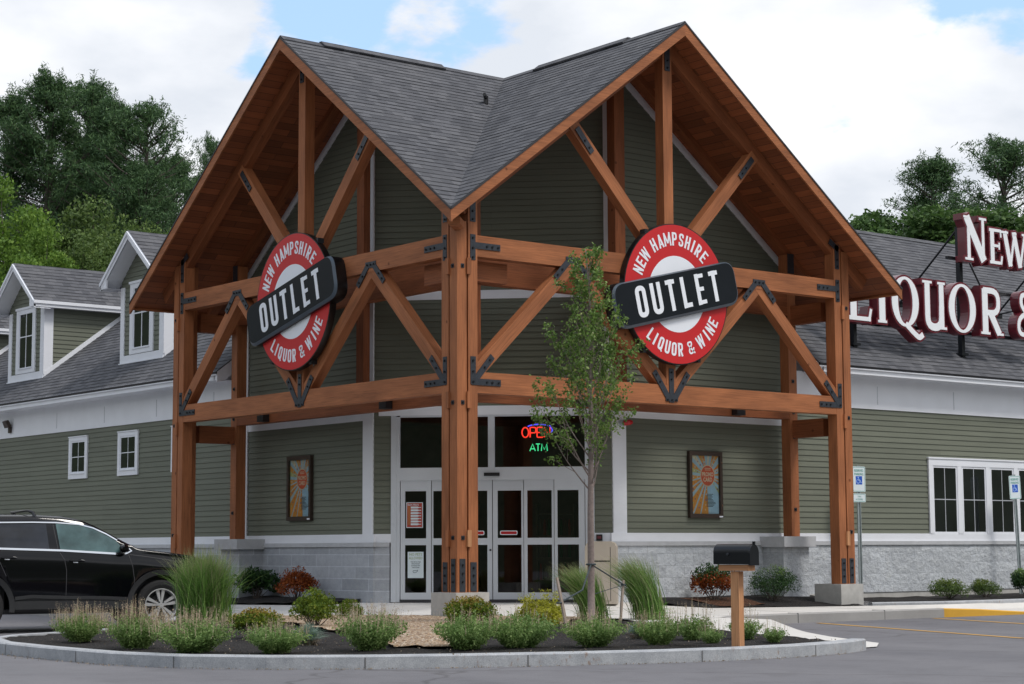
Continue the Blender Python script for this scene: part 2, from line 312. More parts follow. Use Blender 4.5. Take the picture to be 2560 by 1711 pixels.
class MB:
    def __init__(s): s.v = []; s.f = []; s.uv = []; s.mi = []
    def poly(s, pts, uv=None, mi=0):
        i = len(s.v); s.v += [tuple(p) for p in pts]; s.f.append(tuple(range(i, i + len(pts))))
        s.uv.append(uv if uv else [(p[0], p[1]) for p in pts]); s.mi.append(mi)
    def hexa(s, c, uvo=None, mi=0):          # 8 corners: bottom 0-3, top 4-7 (along the long axis 0->4)
        L = (c[4] - c[0]).length; e = [(c[1] - c[0]).length, (c[2] - c[1]).length] * 2
        o = (rng.random() * 30, rng.random() * 30) if uvo is None else uvo; acc = 0
        for k in range(4):
            j = (k + 1) % 4
            s.poly([c[k], c[j], c[j + 4], c[k + 4]], [(o[0], o[1] + acc), (o[0], o[1] + acc + e[k]), (o[0] + L, o[1] + acc + e[k]), (o[0] + L, o[1] + acc)], mi); acc += e[k]
        for q in ((3, 2, 1, 0), (4, 5, 6, 7)):
            s.poly([c[t] for t in q], [(o[0], o[1]), (o[0] + .03, o[1]), (o[0] + .03, o[1] + e[0]), (o[0], o[1] + e[0])], mi)
    def box(s, fr, a0, a1, b0, b1, c0, c1, ax='b', mi=0):
        P = fr.P
        if ax == 'b': c = [P(a0, b0, c0), P(a1, b0, c0), P(a1, b0, c1), P(a0, b0, c1), P(a0, b1, c0), P(a1, b1, c0), P(a1, b1, c1), P(a0, b1, c1)]
        elif ax == 'a': c = [P(a0, b0, c0), P(a0, b1, c0), P(a0, b1, c1), P(a0, b0, c1), P(a1, b0, c0), P(a1, b1, c0), P(a1, b1, c1), P(a1, b0, c1)]
        else: c = [P(a0, b0, c0), P(a1, b0, c0), P(a1, b1, c0), P(a0, b1, c0), P(a0, b0, c1), P(a1, b0, c1), P(a1, b1, c1), P(a0, b1, c1)]
        s.hexa(c, mi=mi); return s
    def boxuv(s, fr, a0, a1, b0, b1, c0, c1, mi=0):   # box whose faces carry the frame's own coordinates
        P = fr.P
        for q in (((a0, b0, c1), (a1, b0, c1), (a1, b1, c1), (a0, b1, c1)), ((a1, b0, c0), (a0, b0, c0), (a0, b1, c0), (a1, b1, c0))): s.poly([P(*p) for p in q], [(p[0], p[1]) for p in q], mi)
        for a in (a0, a1): q = ((a, b0, c0), (a, b0, c1), (a, b1, c1), (a, b1, c0)); s.poly([P(*p) for p in q], [(p[2] + a, p[1]) for p in q], mi)
        for b in (b0, b1): q = ((a0, b, c0), (a1, b, c0), (a1, b, c1), (a0, b, c1)); s.poly([P(*p) for p in q], [(p[0], p[2] + b) for p in q], mi)
        return s
    def bar(s, p, q, w, h, side):             # beam from p to q: w across 'side' direction, h the other way
        p = V3(p); q = V3(q); d = (q - p).normalized(); a = V3(side); a = (a - d * a.dot(d)).normalized(); b = d.cross(a)
        c = [p + a * (i * w / 2) + b * (j * h / 2) for i, j in ((-1, -1), (1, -1), (1, 1), (-1, 1))]
        s.hexa(c + [x + (q - p) for x in c]); return s
    def prism(s, fr, pts, c0, c1, mi=0, mside=None, uvs=1):
        n = len(pts); A = [fr.P(a, b, c1) for a, b in pts]; B = [fr.P(a, b, c0) for a, b in pts]
        u = [(a * uvs, b * uvs) for a, b in pts]
        s.poly(A, u, mi); s.poly(B[::-1], u[::-1], mi)
        ms = mi if mside is None else mside
        for k in range(n):
            j = (k + 1) % n; s.poly([B[k], B[j], A[j], A[k]], [u[k], u[j], (u[j][0] + .02, u[j][1] + c1 - c0), (u[k][0] + .02, u[k][1] + c1 - c0)], ms)
        return s
    def tube(s, pts, rad, n=8, mi=0, cap=True):
        pts = [V3(p) for p in pts]
        if not hasattr(rad, '__len__'): rad = [rad] * len(pts)
        ring = []; up = None
        for i, p in enumerate(pts):
            d = (pts[min(i + 1, len(pts) - 1)] - pts[max(i - 1, 0)]).normalized()
            if up is None: up = d.orthogonal().normalized()
            a = (up - d * up.dot(d)).normalized(); up = a; b = d.cross(a)
            ring.append([p + (a * math.cos(2 * math.pi * k / n) + b * math.sin(2 * math.pi * k / n)) * rad[i] for k in range(n)])
        base = len(s.v)
        for r in ring: s.v += [tuple(x) for x in r]
        L = 0
        for i in range(len(ring) - 1):
            L2 = L + (pts[i + 1] - pts[i]).length
            for k in range(n):
                j = (k + 1) % n; s.f.append((base + i * n + k, base + i * n + j, base + (i + 1) * n + j, base + (i + 1) * n + k))
                s.uv.append([(L, k / n * .4), (L, (k + 1) / n * .4), (L2, (k + 1) / n * .4), (L2, k / n * .4)]); s.mi.append(mi)
            L = L2
        if cap:
            for i in (0, len(ring) - 1):
                s.f.append(tuple(base + i * n + k for k in range(n))); s.uv.append([(0, 0)] * n); s.mi.append(mi)
        return s
    def build(s, name, mats, parent=None, smooth=False, local=False):
        me = bpy.data.meshes.new(name); off = Vector((0, 0, 0)) if (local or parent is None) else rootloc(parent)
        me.from_pydata([(a - off.x, b - off.y, c - off.z) for a, b, c in s.v], [], s.f)
        ul = me.uv_layers.new(name='UVMap'); flat = [c for u in s.uv for p in u for c in p]; ul.data.foreach_set('uv', flat)
        if isinstance(mats, str): mats = [mats]
        for m in mats: me.materials.append(MT[m])
        if len(mats) > 1: me.polygons.foreach_set('material_index', s.mi)
        if smooth: me.polygons.foreach_set('use_smooth', [True] * len(s.f))
        o = bpy.data.objects.new(name, me); C.objects.link(o)
        if parent: o.parent = parent
        return o
def clip(poly, k, lo, hi):      # clip a polygon to lo <= coord[k] <= hi
    for s_, lim in ((1, lo), (-1, hi)):
        o = []
        for i in range(len(poly)):
            a, b = poly[i], poly[(i + 1) % len(poly)]; da = s_ * (a[k] - lim); db = s_ * (b[k] - lim)
            if da >= 0: o.append(a)
            if (da > 0 and db < 0) or (da < 0 and db > 0):
                t = da / (da - db); o.append(tuple(a[i2] + (b[i2] - a[i2]) * t for i2 in (0, 1)))
        poly = o
        if len(poly) < 3: return []
    return poly
def courses(mb, fr, poly, ex, lip, jit=0, c0=0):
    lo = min(p[1] for p in poly); hi = max(p[1] for p in poly); k = math.floor(lo / ex)
    while k * ex < hi:
        z = k * ex; q = clip(poly, 1, z, z + ex); k += 1
        if not q: continue
        j = lip * (1 + jit * rng.uniform(-1, 1))
        mb.poly([fr.P(a, b, c0 + j * (1 - (b - z) / ex)) for a, b in q], [(a, b) for a, b in q])
        zb = min(p[1] for p in q); at = [p[0] for p in q if p[1] < zb + 1e-5]
        if len(at) > 1 and max(at) - min(at) > 1e-3:
            a0, a1 = min(at), max(at); mb.poly([fr.P(a0, zb, c0 - .002), fr.P(a1, zb, c0 - .002), fr.P(a1, zb, c0 + j), fr.P(a0, zb, c0 + j)], [(a0, zb)] * 4)
# flat leaves / blades in numpy
def np_mesh(name, verts, faces, mats, parent=None, mi=None, off=None, smooth=False):
    me = bpy.data.meshes.new(name); verts = np.asarray(verts, np.float32)
    n = len(faces); k = faces.shape[1]
    me.vertices.add(len(verts)); me.vertices.foreach_set('co', verts.ravel()); me.loops.add(n * k); me.loops.foreach_set('vertex_index', faces.ravel().astype(np.int32))
    me.polygons.add(n); me.polygons.foreach_set('loop_start', np.arange(n, dtype=np.int32) * k); me.polygons.foreach_set('loop_total', np.full(n, k, np.int32))
    if isinstance(mats, str): mats = [mats]
    for m in mats: me.materials.append(MT[m])
    if mi is not None: me.polygons.foreach_set('material_index', mi.astype(np.int32))
    me.update(calc_edges=True)
    o = bpy.data.objects.new(name, me); C.objects.link(o)
    if parent: o.parent = parent
    return o
def leaves(rs, cen, size, aspect=.5, updir=0., spread=1.):
    """one quad (a pointed leaf) per centre"""
    n = len(cen); d = rs.normal(size=(n, 3)) * spread; d[:, 2] += updir; d /= np.linalg.norm(d, axis=1)[:, None]
    r = rs.normal(size=(n, 3)); s = np.cross(d, r); s /= np.linalg.norm(s, axis=1)[:, None] + 1e-9
    sz = (size * rs.uniform(.6, 1.3, n))[:, None]; a = d * sz * .5; b = s * sz * aspect * .5
    v = np.stack([cen - a, cen - a * .1 + b, cen + a, cen - a * .1 - b], 1).reshape(-1, 3)
    return v, np.arange(4 * n).reshape(-1, 4)
def blades(rs, base, tip_dir, length, width, droop, seg=5, lean=None):
    """arching ribbons: base Nx3, tip_dir Nx2 outward, lean = extra drift of the tips"""
    n = len(base); vs = []; lv = rs.uniform(.25, 1.25, n); t = np.linspace(0, 1, seg + 1); side = np.stack([-tip_dir[:, 1], tip_dir[:, 0], np.zeros(n)], 1); side += rs.normal(size=(n, 3)) * .4; side /= np.linalg.norm(side, axis=1)[:, None]
    for q in t:
        out = droop * q ** 1.8; up = q * np.sqrt(np.maximum(.05, 1 - np.minimum(droop, .95) ** 2 * .6)) - droop * .42 * np.maximum(0, q - .45) ** 2 * 2.2
        p = base + np.stack([tip_dir[:, 0] * out * length, tip_dir[:, 1] * out * length, up * length], 1)
        if lean is not None: p = p + np.asarray(lean)[None, :] * (q ** 2.0) * (length * lv)[:, None]
        w_ = width * (1 - q ** 2.2) * .5 + .0008
        vs.append(p - side * w_[:, None] if hasattr(w_, '__len__') else p - side * w_); vs.append(p + side * w_[:, None] if hasattr(w_, '__len__') else p + side * w_)
    v = np.stack(vs, 1).reshape(-1, 3); m = 2 * (seg + 1); f = []
    o = np.arange(n)[:, None] * m
    for k in range(seg): f.append(o + np.array([2 * k, 2 * k + 1, 2 * k + 3, 2 * k + 2])[None, :])
    return v, np.concatenate(f)
def merge(parts):
    vs = []; fs = []; ms = []; o = 0
    for i, (v, f) in enumerate(parts): vs.append(v); fs.append(f + o); ms.append(np.full(len(f), i)); o += len(v)
    return np.concatenate(vs), np.concatenate(fs), np.concatenate(ms)
# ============================================================ the setting
WORLD = Fr((0, 0, 0), (1, 0, 0), (0, 1, 0))
def ss(a, b, x): t = min(1, max(0, (x - a) / (b - a))); return t * t * (3 - 2 * t)
def lot_z(x, y): return -.09 * ss(-1.5, 2.5, y) * (1 - ss(-1, 1.5, x))
def sheet(name, xs, ys, zf, mat, kind='structure', label=None):
    vs = [(x, y, zf(x, y)) for y in ys for x in xs]; n = len(xs)
    fs = [(j * n + i, j * n + i + 1, (j + 1) * n + i + 1, (j + 1) * n + i) for j in range(len(ys) - 1) for i in range(n - 1)]
    me = bpy.data.meshes.new(name); me.from_pydata(vs, [], fs); me.materials.append(MT[mat]); me.polygons.foreach_set('use_smooth', [True] * len(fs))
    o = bpy.data.objects.new(name, me); C.objects.link(o); o['kind'] = kind; return o
sheet('parking_lot', [-260, -120, -60, -35, -22] + [i * 1.0 for i in range(-15, 8)] + [14, 30, 60, 120, 260], [-260, -120, -60, -35, -20] + [i * 1.0 for i in range(-12, 12)] + [20, 35, 60, 120, 260], lot_z, 'asphalt')
# wooded slopes behind; unseen ring added, raised as stand-in for trees reflected in glass
hr = [62, 72, 85, 100, 120, 150, 190, 250, 400]; hs = []; hf = []; NA = 72; rh = random.Random(4)
for i, r in enumerate(hr):
    for k in range(NA):
        a = 2 * math.pi * k / NA; rr = r * (1 + .08 * math.sin(3 * a) + .05 * math.sin(7 * a + 1))
        vw = max(0, math.cos(a - .90)); z = -.3 + (30 - 16 * ss(.55, .85, vw)) * ss(62, 130, r) + (rh.uniform(-1, 1) * 1.2 if i > 1 else 0) + (4 * math.sin(2 * a + .5) if r > 130 else 0)
        hs.append((5 + rr * math.cos(a), 5 + rr * math.sin(a), z))
for i in range(len(hr) - 1):
    for k in range(NA): j = (k + 1) % NA; hf.append((i * NA + k, i * NA + j, (i + 1) * NA + j, (i + 1) * NA + k))
me = bpy.data.meshes.new('reflection_hills'); me.from_pydata(hs, [], hf); me.materials.append(MT['hill_mat']); reflection_hills = bpy.data.objects.new('reflection_hills', me); C.objects.link(reflection_hills); reflection_hills['kind'] = 'structure'

def walk_z(x, y): return .12 + .09 * ss(-.2, 1.5, min(x, y))
BED_OUT = [(-2.42, 3.75), (-3.2, 2.6), (-3.95, 1.45), (-4.6, .62), (-5.5, .05), (-6.3, -.38), (-7.05, -.72), (-7.62, -1.35), (-7.9, -2.3), (-7.97, -3.6), (-7.93, -5.0), (-7.66, -5.9), (-7.15, -6.6), (-6.49, -7.16), (-5.7, -7.62), (-4.8, -8.03), (-3.83, -8.38), (-2.95, -8.54), (-2.1, -8.56), (-1.25, -8.42), (-.72, -8.2)]
BED_IN = [(-.98, -7.9), (-.56, -6.49), (.19, -4.37), (.85, -2.95), (1.32, -1.95), (1.15, -1.45), (.62, -.45), (.55, .3), (-.1, .75), (-1.0, 1.85), (-1.95, 2.95)]
def offset_line(pts, d):
    o = []
    for i, p in enumerate(pts):
        a = Vector(pts[max(i - 1, 0)]); b = Vector(pts[min(i + 1, len(pts) - 1)]); t = (b - a).normalized(); o.append((p[0] + t.y * -d, p[1] + t.x * d))
    return o
def ribbon_kerb(name, pts, wd, z0, z1, mat, joints=1.8, jm=None):
    inn = offset_line(pts, wd); ch = offset_line(pts, .018); mb = MB(); g = lambda f, i: f(i) if callable(f) else f
    for i in range(len(pts) - 1):
        a0, a1, c0, c1, b0, b1 = pts[i], pts[i + 1], ch[i], ch[i + 1], inn[i], inn[i + 1]
        zt0, zt1 = g(z1, i), g(z1, i + 1)
        mb.poly([(*a0, z0), (*a1, z0), (*a1, zt1 - .015), (*a0, zt0 - .015)]); mb.poly([(*a0, zt0 - .015), (*a1, zt1 - .015), (*c1, zt1), (*c0, zt0)])
        mb.poly([(*c0, zt0), (*c1, zt1), (*b1, zt1), (*b0, zt0)]); mb.poly([(*b1, z0), (*b0, z0), (*b0, zt0), (*b1, zt1)])
    for i in (0, len(pts) - 1): mb.poly([(*pts[i], z0), (*inn[i], z0), (*inn[i], g(z1, i)), (*pts[i], g(z1, i) - .015)])
    o = mb.build(name, mat); o['kind'] = 'structure'; return o
ribbon_kerb('granite_kerb', BED_OUT, .16, -.2, .125, 'granite')
# seams between kerb stones: thin mortar lines set into the face
sm = MB(); acc = 0
for i in range(len(BED_OUT) - 1):
    a = Vector(BED_OUT[i]); b = Vector(BED_OUT[i + 1]); L = (b - a).length; t = (b - a) / L; n = Vector((t.y, -t.x))
    while acc < L:
        p = a + t * acc; q = p + t * .012; m_ = n * .0035
        sm.poly([(p.x + m_.x, p.y + m_.y, -.1), (q.x + m_.x, q.y + m_.y, -.1), (q.x + m_.x, q.y + m_.y, .108), (p.x + m_.x, p.y + m_.y, .108)]); acc += rng.uniform(1.5, 2.2)
    acc -= L
o = sm.build('kerb_joint', 'seam_grey'); o['kind'] = 'structure'
def grid_fill(name, outline, zf, mat, step=.35, kind='structure', jit=0):
    """triangulated sheet inside an outline, z from a function"""
    import bmesh
    bm = bmesh.new(); vs = [bm.verts.new((x, y, 0)) for x, y in outline]; bm.faces.new(vs)
    xs = [p[0] for p in outline]; ys = [p[1] for p in outline]
    for ax, lo, hi in ((0, min(xs), max(xs)), (1, min(ys), max(ys))):
        k = math.floor(lo / step) + 1
        while k * step < hi:
            co = (k * step, 0, 0) if ax == 0 else (0, k * step, 0); no = (1, 0, 0) if ax == 0 else (0, 1, 0)
            bmesh.ops.bisect_plane(bm, geom=bm.verts[:] + bm.edges[:] + bm.faces[:], plane_co=co, plane_no=no); k += 1
    rj = random.Random(11)
    for v_ in bm.verts: v_.co.z = zf(v_.co.x, v_.co.y) + (rj.uniform(-jit, jit) if jit else 0)
    bmesh.ops.triangulate(bm, faces=bm.faces[:])
    me = bpy.data.meshes.new(name); bm.to_mesh(me); bm.free(); me.materials.append(MT[mat])
    o = bpy.data.objects.new(name, me); C.objects.link(o); o['kind'] = kind; return o
bed_inner = offset_line(BED_OUT, .155)
mulch = grid_fill('mulch', bed_inner + BED_IN, lambda x, y: .10 + .05 * math.exp(-((x + 4) ** 2 + (y + 4) ** 2) / 12), 'mulch_mat', .22, 'stuff', .012)
tag(mulch, 'black shredded mulch covering the kerbed planting island', 'mulch')
GR = [(-2.3, 3.0), (-1.6, 2.35), (-1.0, 1.78), (-.12, .7), (.5, .25), (.6, -.45), (1.12, -1.48), (.9, -2.0), (.1, -2.35), (-.4, -2.95), (-1.3, -3.7), (-2.5, -3.9), (-3.2, -4.3), (-4.2, -5.7), (-5.15, -6.85), (-5.62, -6.45), (-4.9, -5.0), (-4.4, -3.7), (-4.1, -2.6), (-3.1, -.6), (-2.8, 1.2)]
g = grid_fill('gravel', GR, lambda x, y: .135 + .05 * math.exp(-((x + 4) ** 2 + (y + 4) ** 2) / 12), 'gravel_mat', .2, 'stuff', .012)
tag(g, 'tan pea gravel strip running through the planting island', 'gravel')
# entrance walk (slopes up gently to the doors)
grid_fill('sidewalk', [(-2.45, 3.72), (-1.95, 2.92), (-1.0, 1.82), (-.1, .72), (.55, .28), (.62, -.48), (1.15, -1.48), (1.32, -1.98), (1.7, -2.55), (2.5, -2.62), (4, -2.66), (7.35, -2.75), (9.2, -2.85), (30, -2.9), (30, -1.2), (9.6, -1.1), (7.6, -.55), (6.4, -.1), (5.2, .15), (4.6, .8), (4.6, 1.55), (4.2, 1.55), (2.9, 2.9), (1.55, 4.2), (1.55, 4.6), (.85, 4.6), (.7, 5.2), (.4, 7.2), (.35, 30), (-1.2, 30), (-1.2, 4.6)], lambda x, y: walk_z(x, y) - .10 * ss(7.35, 8.8, x) * (1 if y < -1.15 else 0), 'sidewalk_mat', .6)
grid_fill('sidewalk_ramp', [(-.98, -7.9), (-.56, -6.49), (.19, -4.37), (.85, -2.95), (1.32, -1.98), (1.7, -2.55), (2.62, -2.62), (3.02, -3.24), (2.1, -4.6), (1.19, -5.97), (.42, -7.4), (-.2, -7.9), (-.85, -8.0)], lambda x, y: .012 + .108 * ss(-5.2, -2.4, y), 'sidewalk_mat', .5)
ribbon_kerb('sidewalk_kerb', [(2.3, -2.6), (3.0, -2.66), (4.2, -2.7), (5.8, -2.74), (7.35, -2.79)], .15, -.05, lambda i: (.09, .135, .14, .14, .14)[i], 'kerb_concrete')
ribbon_kerb('yellow_kerb', [(7.352, -2.79), (8.2, -2.82), (9.5, -2.86), (10.8, -2.9)], .15, -.05, lambda i: (.142, .11, .035, .012)[i], 'yellow_paint')
j_ = MB()
for x in (4.15, 6.0): j_.box(WORLD, x, x + .012, -2.703 if x < 5 else -2.748, -2.5, -.02, .1435, 'c')
o = j_.build('kerb_joint', 'seam_grey'); o['kind'] = 'structure'
ribbon_kerb('sidewalk_kerb', [(-2.42, 3.75), (-1.6, 4.6), (-1.35, 6), (-1.3, 30)][::-1], .15, -.2, .13, 'kerb_concrete')
# strips of walk scored across
sj = MB()
for x in (3.2, 5.0, 6.8): sj.box(WORLD, x, x + .01, -2.58, -.2, .1, walk_z(x, -1) + .0015, 'c')
for y in (6, 8, 10, 12, 14): sj.box(WORLD, -1.1, .3, y, y + .01, .1, .2105 if False else walk_z(0, y) + .0015, 'c')
o = sj.build('walk_joint', 'seam_grey'); o['kind'] = 'structure'
# painted bay lines
for i, (a, b) in enumerate((((4.3, -2.95), (2.62, -7.75)), ((6.9, -2.95), (5.2, -7.9)), ((9.5, -3.0), (7.8, -7.95)))):
    mb = MB(); a = Vector((*a, .005)); b = Vector((*b, .005)); t = (b - a).normalized(); n = Vector((-t.y, t.x, 0)) * .05
    mb.poly([a - n, b - n, b + n, a + n]); o = mb.build('bay_line', 'line_yellow'); o['kind'] = 'structure'
# mulch beds at the walls
for nm, ol in (('R', [(4.62, .82), (5.2, .17), (6.4, -.08), (7.6, -.53), (8.1, -.5), (8.4, 0), (8.6, 1.55), (4.62, 1.55)]), ('L', [(.87, 4.62), (1.55, 4.62), (1.55, 8.6), (.4, 8.6), (.42, 7.2), (.72, 5.2)])):
    o = grid_fill('mulch', ol, lambda x, y: walk_z(x, y) + .012 + .05 * ss(.2, 1.2, min(x, y)), 'mulch_mat', .25, 'stuff', .01)
    tag(o, 'dark mulch bed below the wall, %s of the entrance doors' % ('right' if nm == 'R' else 'left'), 'mulch')
o = grid_fill('stone_strip', [(8.1, -.5), (9.6, -.95), (9.6, 1.58), (8.6, 1.55), (8.4, 0)], lambda x, y: .11 + .03 * ss(-.5, 1.4, y), 'grey_stone_mat', .25, 'stuff', .015); tag(o, 'crushed grey stone strip along the wall behind the footing', 'gravel')
o = grid_fill('mulch', [(9.6, -.95), (30, -.95), (30, 1.58), (9.6, 1.58)], lambda x, y: .12 + .04 * ss(-.5, 1.4, y), 'mulch_mat', .5, 'stuff', .015); tag(o, 'dark mulch bed under the shrubs by the wide window', 'mulch')
ribbon_kerb('granite_kerb', [(8.2, -.62), (9.6, -1.08), (11, -1.12), (30, -1.15)], .14, -.05, .17, 'granite')

# ============================================================ the store
store = thing('store_building', 'olive clapboard store with stone base, dormers and timber framed gabled entrance', 'building', (4.25, 4.25, 0))
W = 8.5; c_ = 4.25; o_ = .432; e_ = 9.4; zr = 9.465; sl = .752
def rz_(s): return zr - sl * abs(s - c_)
# facade frames: a = distance from the near corner, b = height, c = outward
def FS(side, d=0.0): return Fr((0, d, 0), (1, 0, 0), (0, 0, 1), (0, -1, 0)) if side == 'R' else Fr((d, 0, 0), (0, 1, 0), (0, 0, 1), (-1, 0, 0))
CH = Fr((2.9, 2.9, 0), (1, -1, 0), (0, 0, 1), (-1, -1, 0))
def part(mb, name, mats, label=None, parent=None, **k):
    o = mb.build(name, mats, parent or store, **k)
    if label: o['label'] = label
    return o
STRUT = .16
# --- entrance roof
def slope_frame(side, sgn):     # plane of the roof whose ridge runs into the building from gable 'side'; sgn -1 near slope, +1 far slope
    k = math.sqrt(1 + sl * sl); run = Vector((1, 0, 0)) if side == 'L' else Vector((0, 1, 0)); ac = Vector((0, 1, 0)) if side == 'L' else Vector((1, 0, 0))
    down = (ac * sgn + Vector((0, 0, -sl))) / k
    o = (ac * c_) + Vector((0, 0, zr)); n = (ac * sgn * sl + Vector((0, 0, 1))) / k
    return Fr(o, run, -down, n), k
for side in ('L', 'R'):
    for sgn in (-1, 1):
        fr, k = slope_frame(side, sgn)
        pl = [(-o_, 0), (-o_, -(c_ + o_) * k), (c_, 0)] if sgn < 0 else [(-o_, 0), (c_, 0), (e_, -(e_ - c_) * k), (-o_, -(e_ - c_) * k)]
        mb = MB(); courses(mb, fr, pl, .14, .006, .3); part(mb, 'roof', 'shingle')
        mb = MB(); mb.prism(fr, pl, -.05, -.004); part(mb, 'roof_deck', 'steel_dark')
        mb = MB(); mb.poly([fr.P(a, b, -.11) for a, b in pl], [(a * 1.0, b) for a, b in pl]); part(mb, 'soffit', 'soffit_plank')
    # ridge vent
    fr = FS(side); run = Fr((0, 0, 0), (1, 0, 0), (0, 1, 0)) if side == 'L' else Fr((0, 0, 0), (0, 1, 0), (1, 0, 0))
    mb = MB()
    for sg in (-1, 1):
        f2, k = slope_frame(side, sg)
        mb.prism(f2, [(.35 if side == 'L' else .9, .012), (2.85 if side == 'L' else 3.25, .012), (2.85 if side == 'L' else 3.25, -.16), (.35 if side == 'L' else .9, -.16)], .012, .045)
        f3 = mb
    part(mb, 'ridge_vent', 'shingle')
    mb = MB()
    for sg in (-1, 1):
        f2, k = slope_frame(side, sg); mb.prism(f2, [(-o_, .010), (c_, .010), (c_, -.13), (-o_, -.13)] , .006, .0135)
    part(mb, 'ridge_cap', 'shingle')
    # rake boards
    F0 = FS(side, -o_ - .002)
    for sg in (-1, 1):
        far = -o_ if sg < 0 else e_; h = .205
        mb = MB(); mb.prism(F0, [(c_, zr - .03), (far, rz_(far) - .03), (far, rz_(far) - h), (c_, zr - h - .02)] if sg > 0 else [(c_, zr - .03), (c_, zr - h - .02), (far, rz_(far) - h), (far, rz_(far) - .03)], -.035, 0)
        part(mb, 'rake_board', 'timber')
        mb = MB(); mb.prism(F0, [(c_, zr - .002), (far, rz_(far) - .002), (far, rz_(far) - .034), (c_, zr - .034)], -.03, .012); part(mb, 'drip_edge', 'seam_dark')
    # eave board at the far side
    f2, k = slope_frame(side, 1); mb = MB(); mb.box(f2, -o_, e_, -(e_ - c_) * k - .03, -(e_ - c_) * k + .002, -.15, -.012, 'a'); part(mb, 'eave_board', 'timber')

# --- walls of the entrance block
WX = 1.5
for side in ('L', 'R'):
    f = FS(side, WX); top = lambda s: rz_(s) - .14
    mb = MB(); courses(mb, f, [(4.3, 1.34), (8.47, 1.34), (8.47, top(8.47)), (c_, top(c_)), (4.3, top(4.3))][:3] + [(4.3, top(4.3))], .1016, .013); part(mb, 'wall_siding', 'siding')
    mb = MB(); mb.box(f, 8.37, 8.485, 1.34, top(8.37) - .05, -.02, .03); part(mb, 'corner_board', 'white_trim')
    mb = MB(); mb.box(f, 4.305, 4.60, 1.34, 3.42, -.02, .028); part(mb, 'corner_board', 'white_trim')
    mb = MB(); mb.box(f, 4.30, 4.40, 3.44, 9.3, -.02, .027); part(mb, 'corner_board', 'white_trim')
    mb = MB(); mb.box(f, 4.60, 8.37, 3.24, 3.42, -.01, .026, 'a'); part(mb, 'head_trim', 'white_trim')
    mb = MB(); mb.box(f, 4.40, 8.37, 5.24, 5.38, -.01, .025, 'a'); part(mb, 'belt_trim', 'white_trim')
    mb = MB(); mb.prism(f, [(4.4, top(4.4)), (8.47, top(8.47)), (8.47, top(8.47) - .15), (4.4, top(4.4) - .15)], 0, .029); part(mb, 'rake_trim', 'white_trim')
    mb = MB(); mb.box(f, 4.25, 9.2, 1.20, 1.34, -.05, .036, 'a'); part(mb, 'water_table', 'white_trim')
    mb = MB(); mb.boxuv(f, 4.22, 9.2, 1.13, 1.20, -.05, .065); part(mb, 'base_cap', 'cast_stone')
    mb = MB(); mb.boxuv(f, 4.26, 9.2, -.2, 1.13, -.15, .035); part(mb, 'stone_base', 'block_split' if side == 'R' else 'block_smooth')
    # pier under the rear post
    mb = MB(); mb.boxuv(f, 7.78, 8.42, -.2, 1.10, .03, .52); p_ = part(mb, 'stone_pier', 'block_split' if side == 'R' else 'block_smooth')
    mb = MB(); mb.boxuv(f, 7.70, 8.50, 1.10, 1.28, .0, .62); part(mb, 'pier_cap', 'cast_stone', parent=p_)
    # concrete kick under the stone
    mb = MB(); mb.boxuv(f, 8.5, 9.6, -.1, .26, .0, .07); part(mb, 'foundation', 'footing_concrete')
def chz(t):     # underside of the entrance roof over the chamfered wall
    x = 2.9 + t / 2 ** .5; y = 2.9 - t / 2 ** .5; return max(zr - sl * abs(c_ - x), zr - sl * abs(c_ - y)) - .14
for sg in (-1, 1):
    mb = MB(); courses(mb, CH, [(0, 3.44), (sg * 1.98, 3.44), (sg * 1.98, chz(1.98)), (0, chz(0))], .1016, .013); part(mb, 'wall_siding', 'siding')
    a0, a1 = sorted((sg * 1.69, sg * 1.98)); mb = MB(); courses(mb, CH, [(a0, 1.34), (a1, 1.34), (a1, 3.44), (a0, 3.44)], .1016, .013); part(mb, 'wall_siding', 'siding')
    mb = MB(); mb.box(CH, a0 + (0 if sg > 0 else .0), a1, 1.20, 1.34, -.05, .036, 'a'); part(mb, 'water_table', 'white_trim')
    mb = MB(); mb.boxuv(CH, a0 + .02 if sg > 0 else a0, a1 if sg > 0 else a1 - .02, 1.13, 1.20, -.05, .065); part(mb, 'base_cap', 'cast_stone')
    mb = MB(); mb.boxuv(CH, a0 + .02 if sg > 0 else a0, a1 if sg > 0 else a1 - .02, -.2, 1.13, -.15, .035); part(mb, 'stone_base', 'block_split' if sg > 0 else 'block_smooth')
mb = MB(); mb.box(CH, 1.885, 1.972, 5.385, 8.9, -.01, .027); part(mb, 'corner_board', 'white_trim')
mb = MB(); mb.box(CH, 1.885, 1.972, 3.45, 5.24, -.01, .027); part(mb, 'corner_board', 'white_trim')
mb = MB(); mb.box(CH, -1.97, 1.97, 5.24, 5.385, -.01, .026, 'a'); part(mb, 'belt_trim', 'white_trim')
mb = MB(); mb.box(CH, -1.90, 1.90, 3.30, 3.45, -.01, .034, 'a'); part(mb, 'head_trim', 'white_trim')
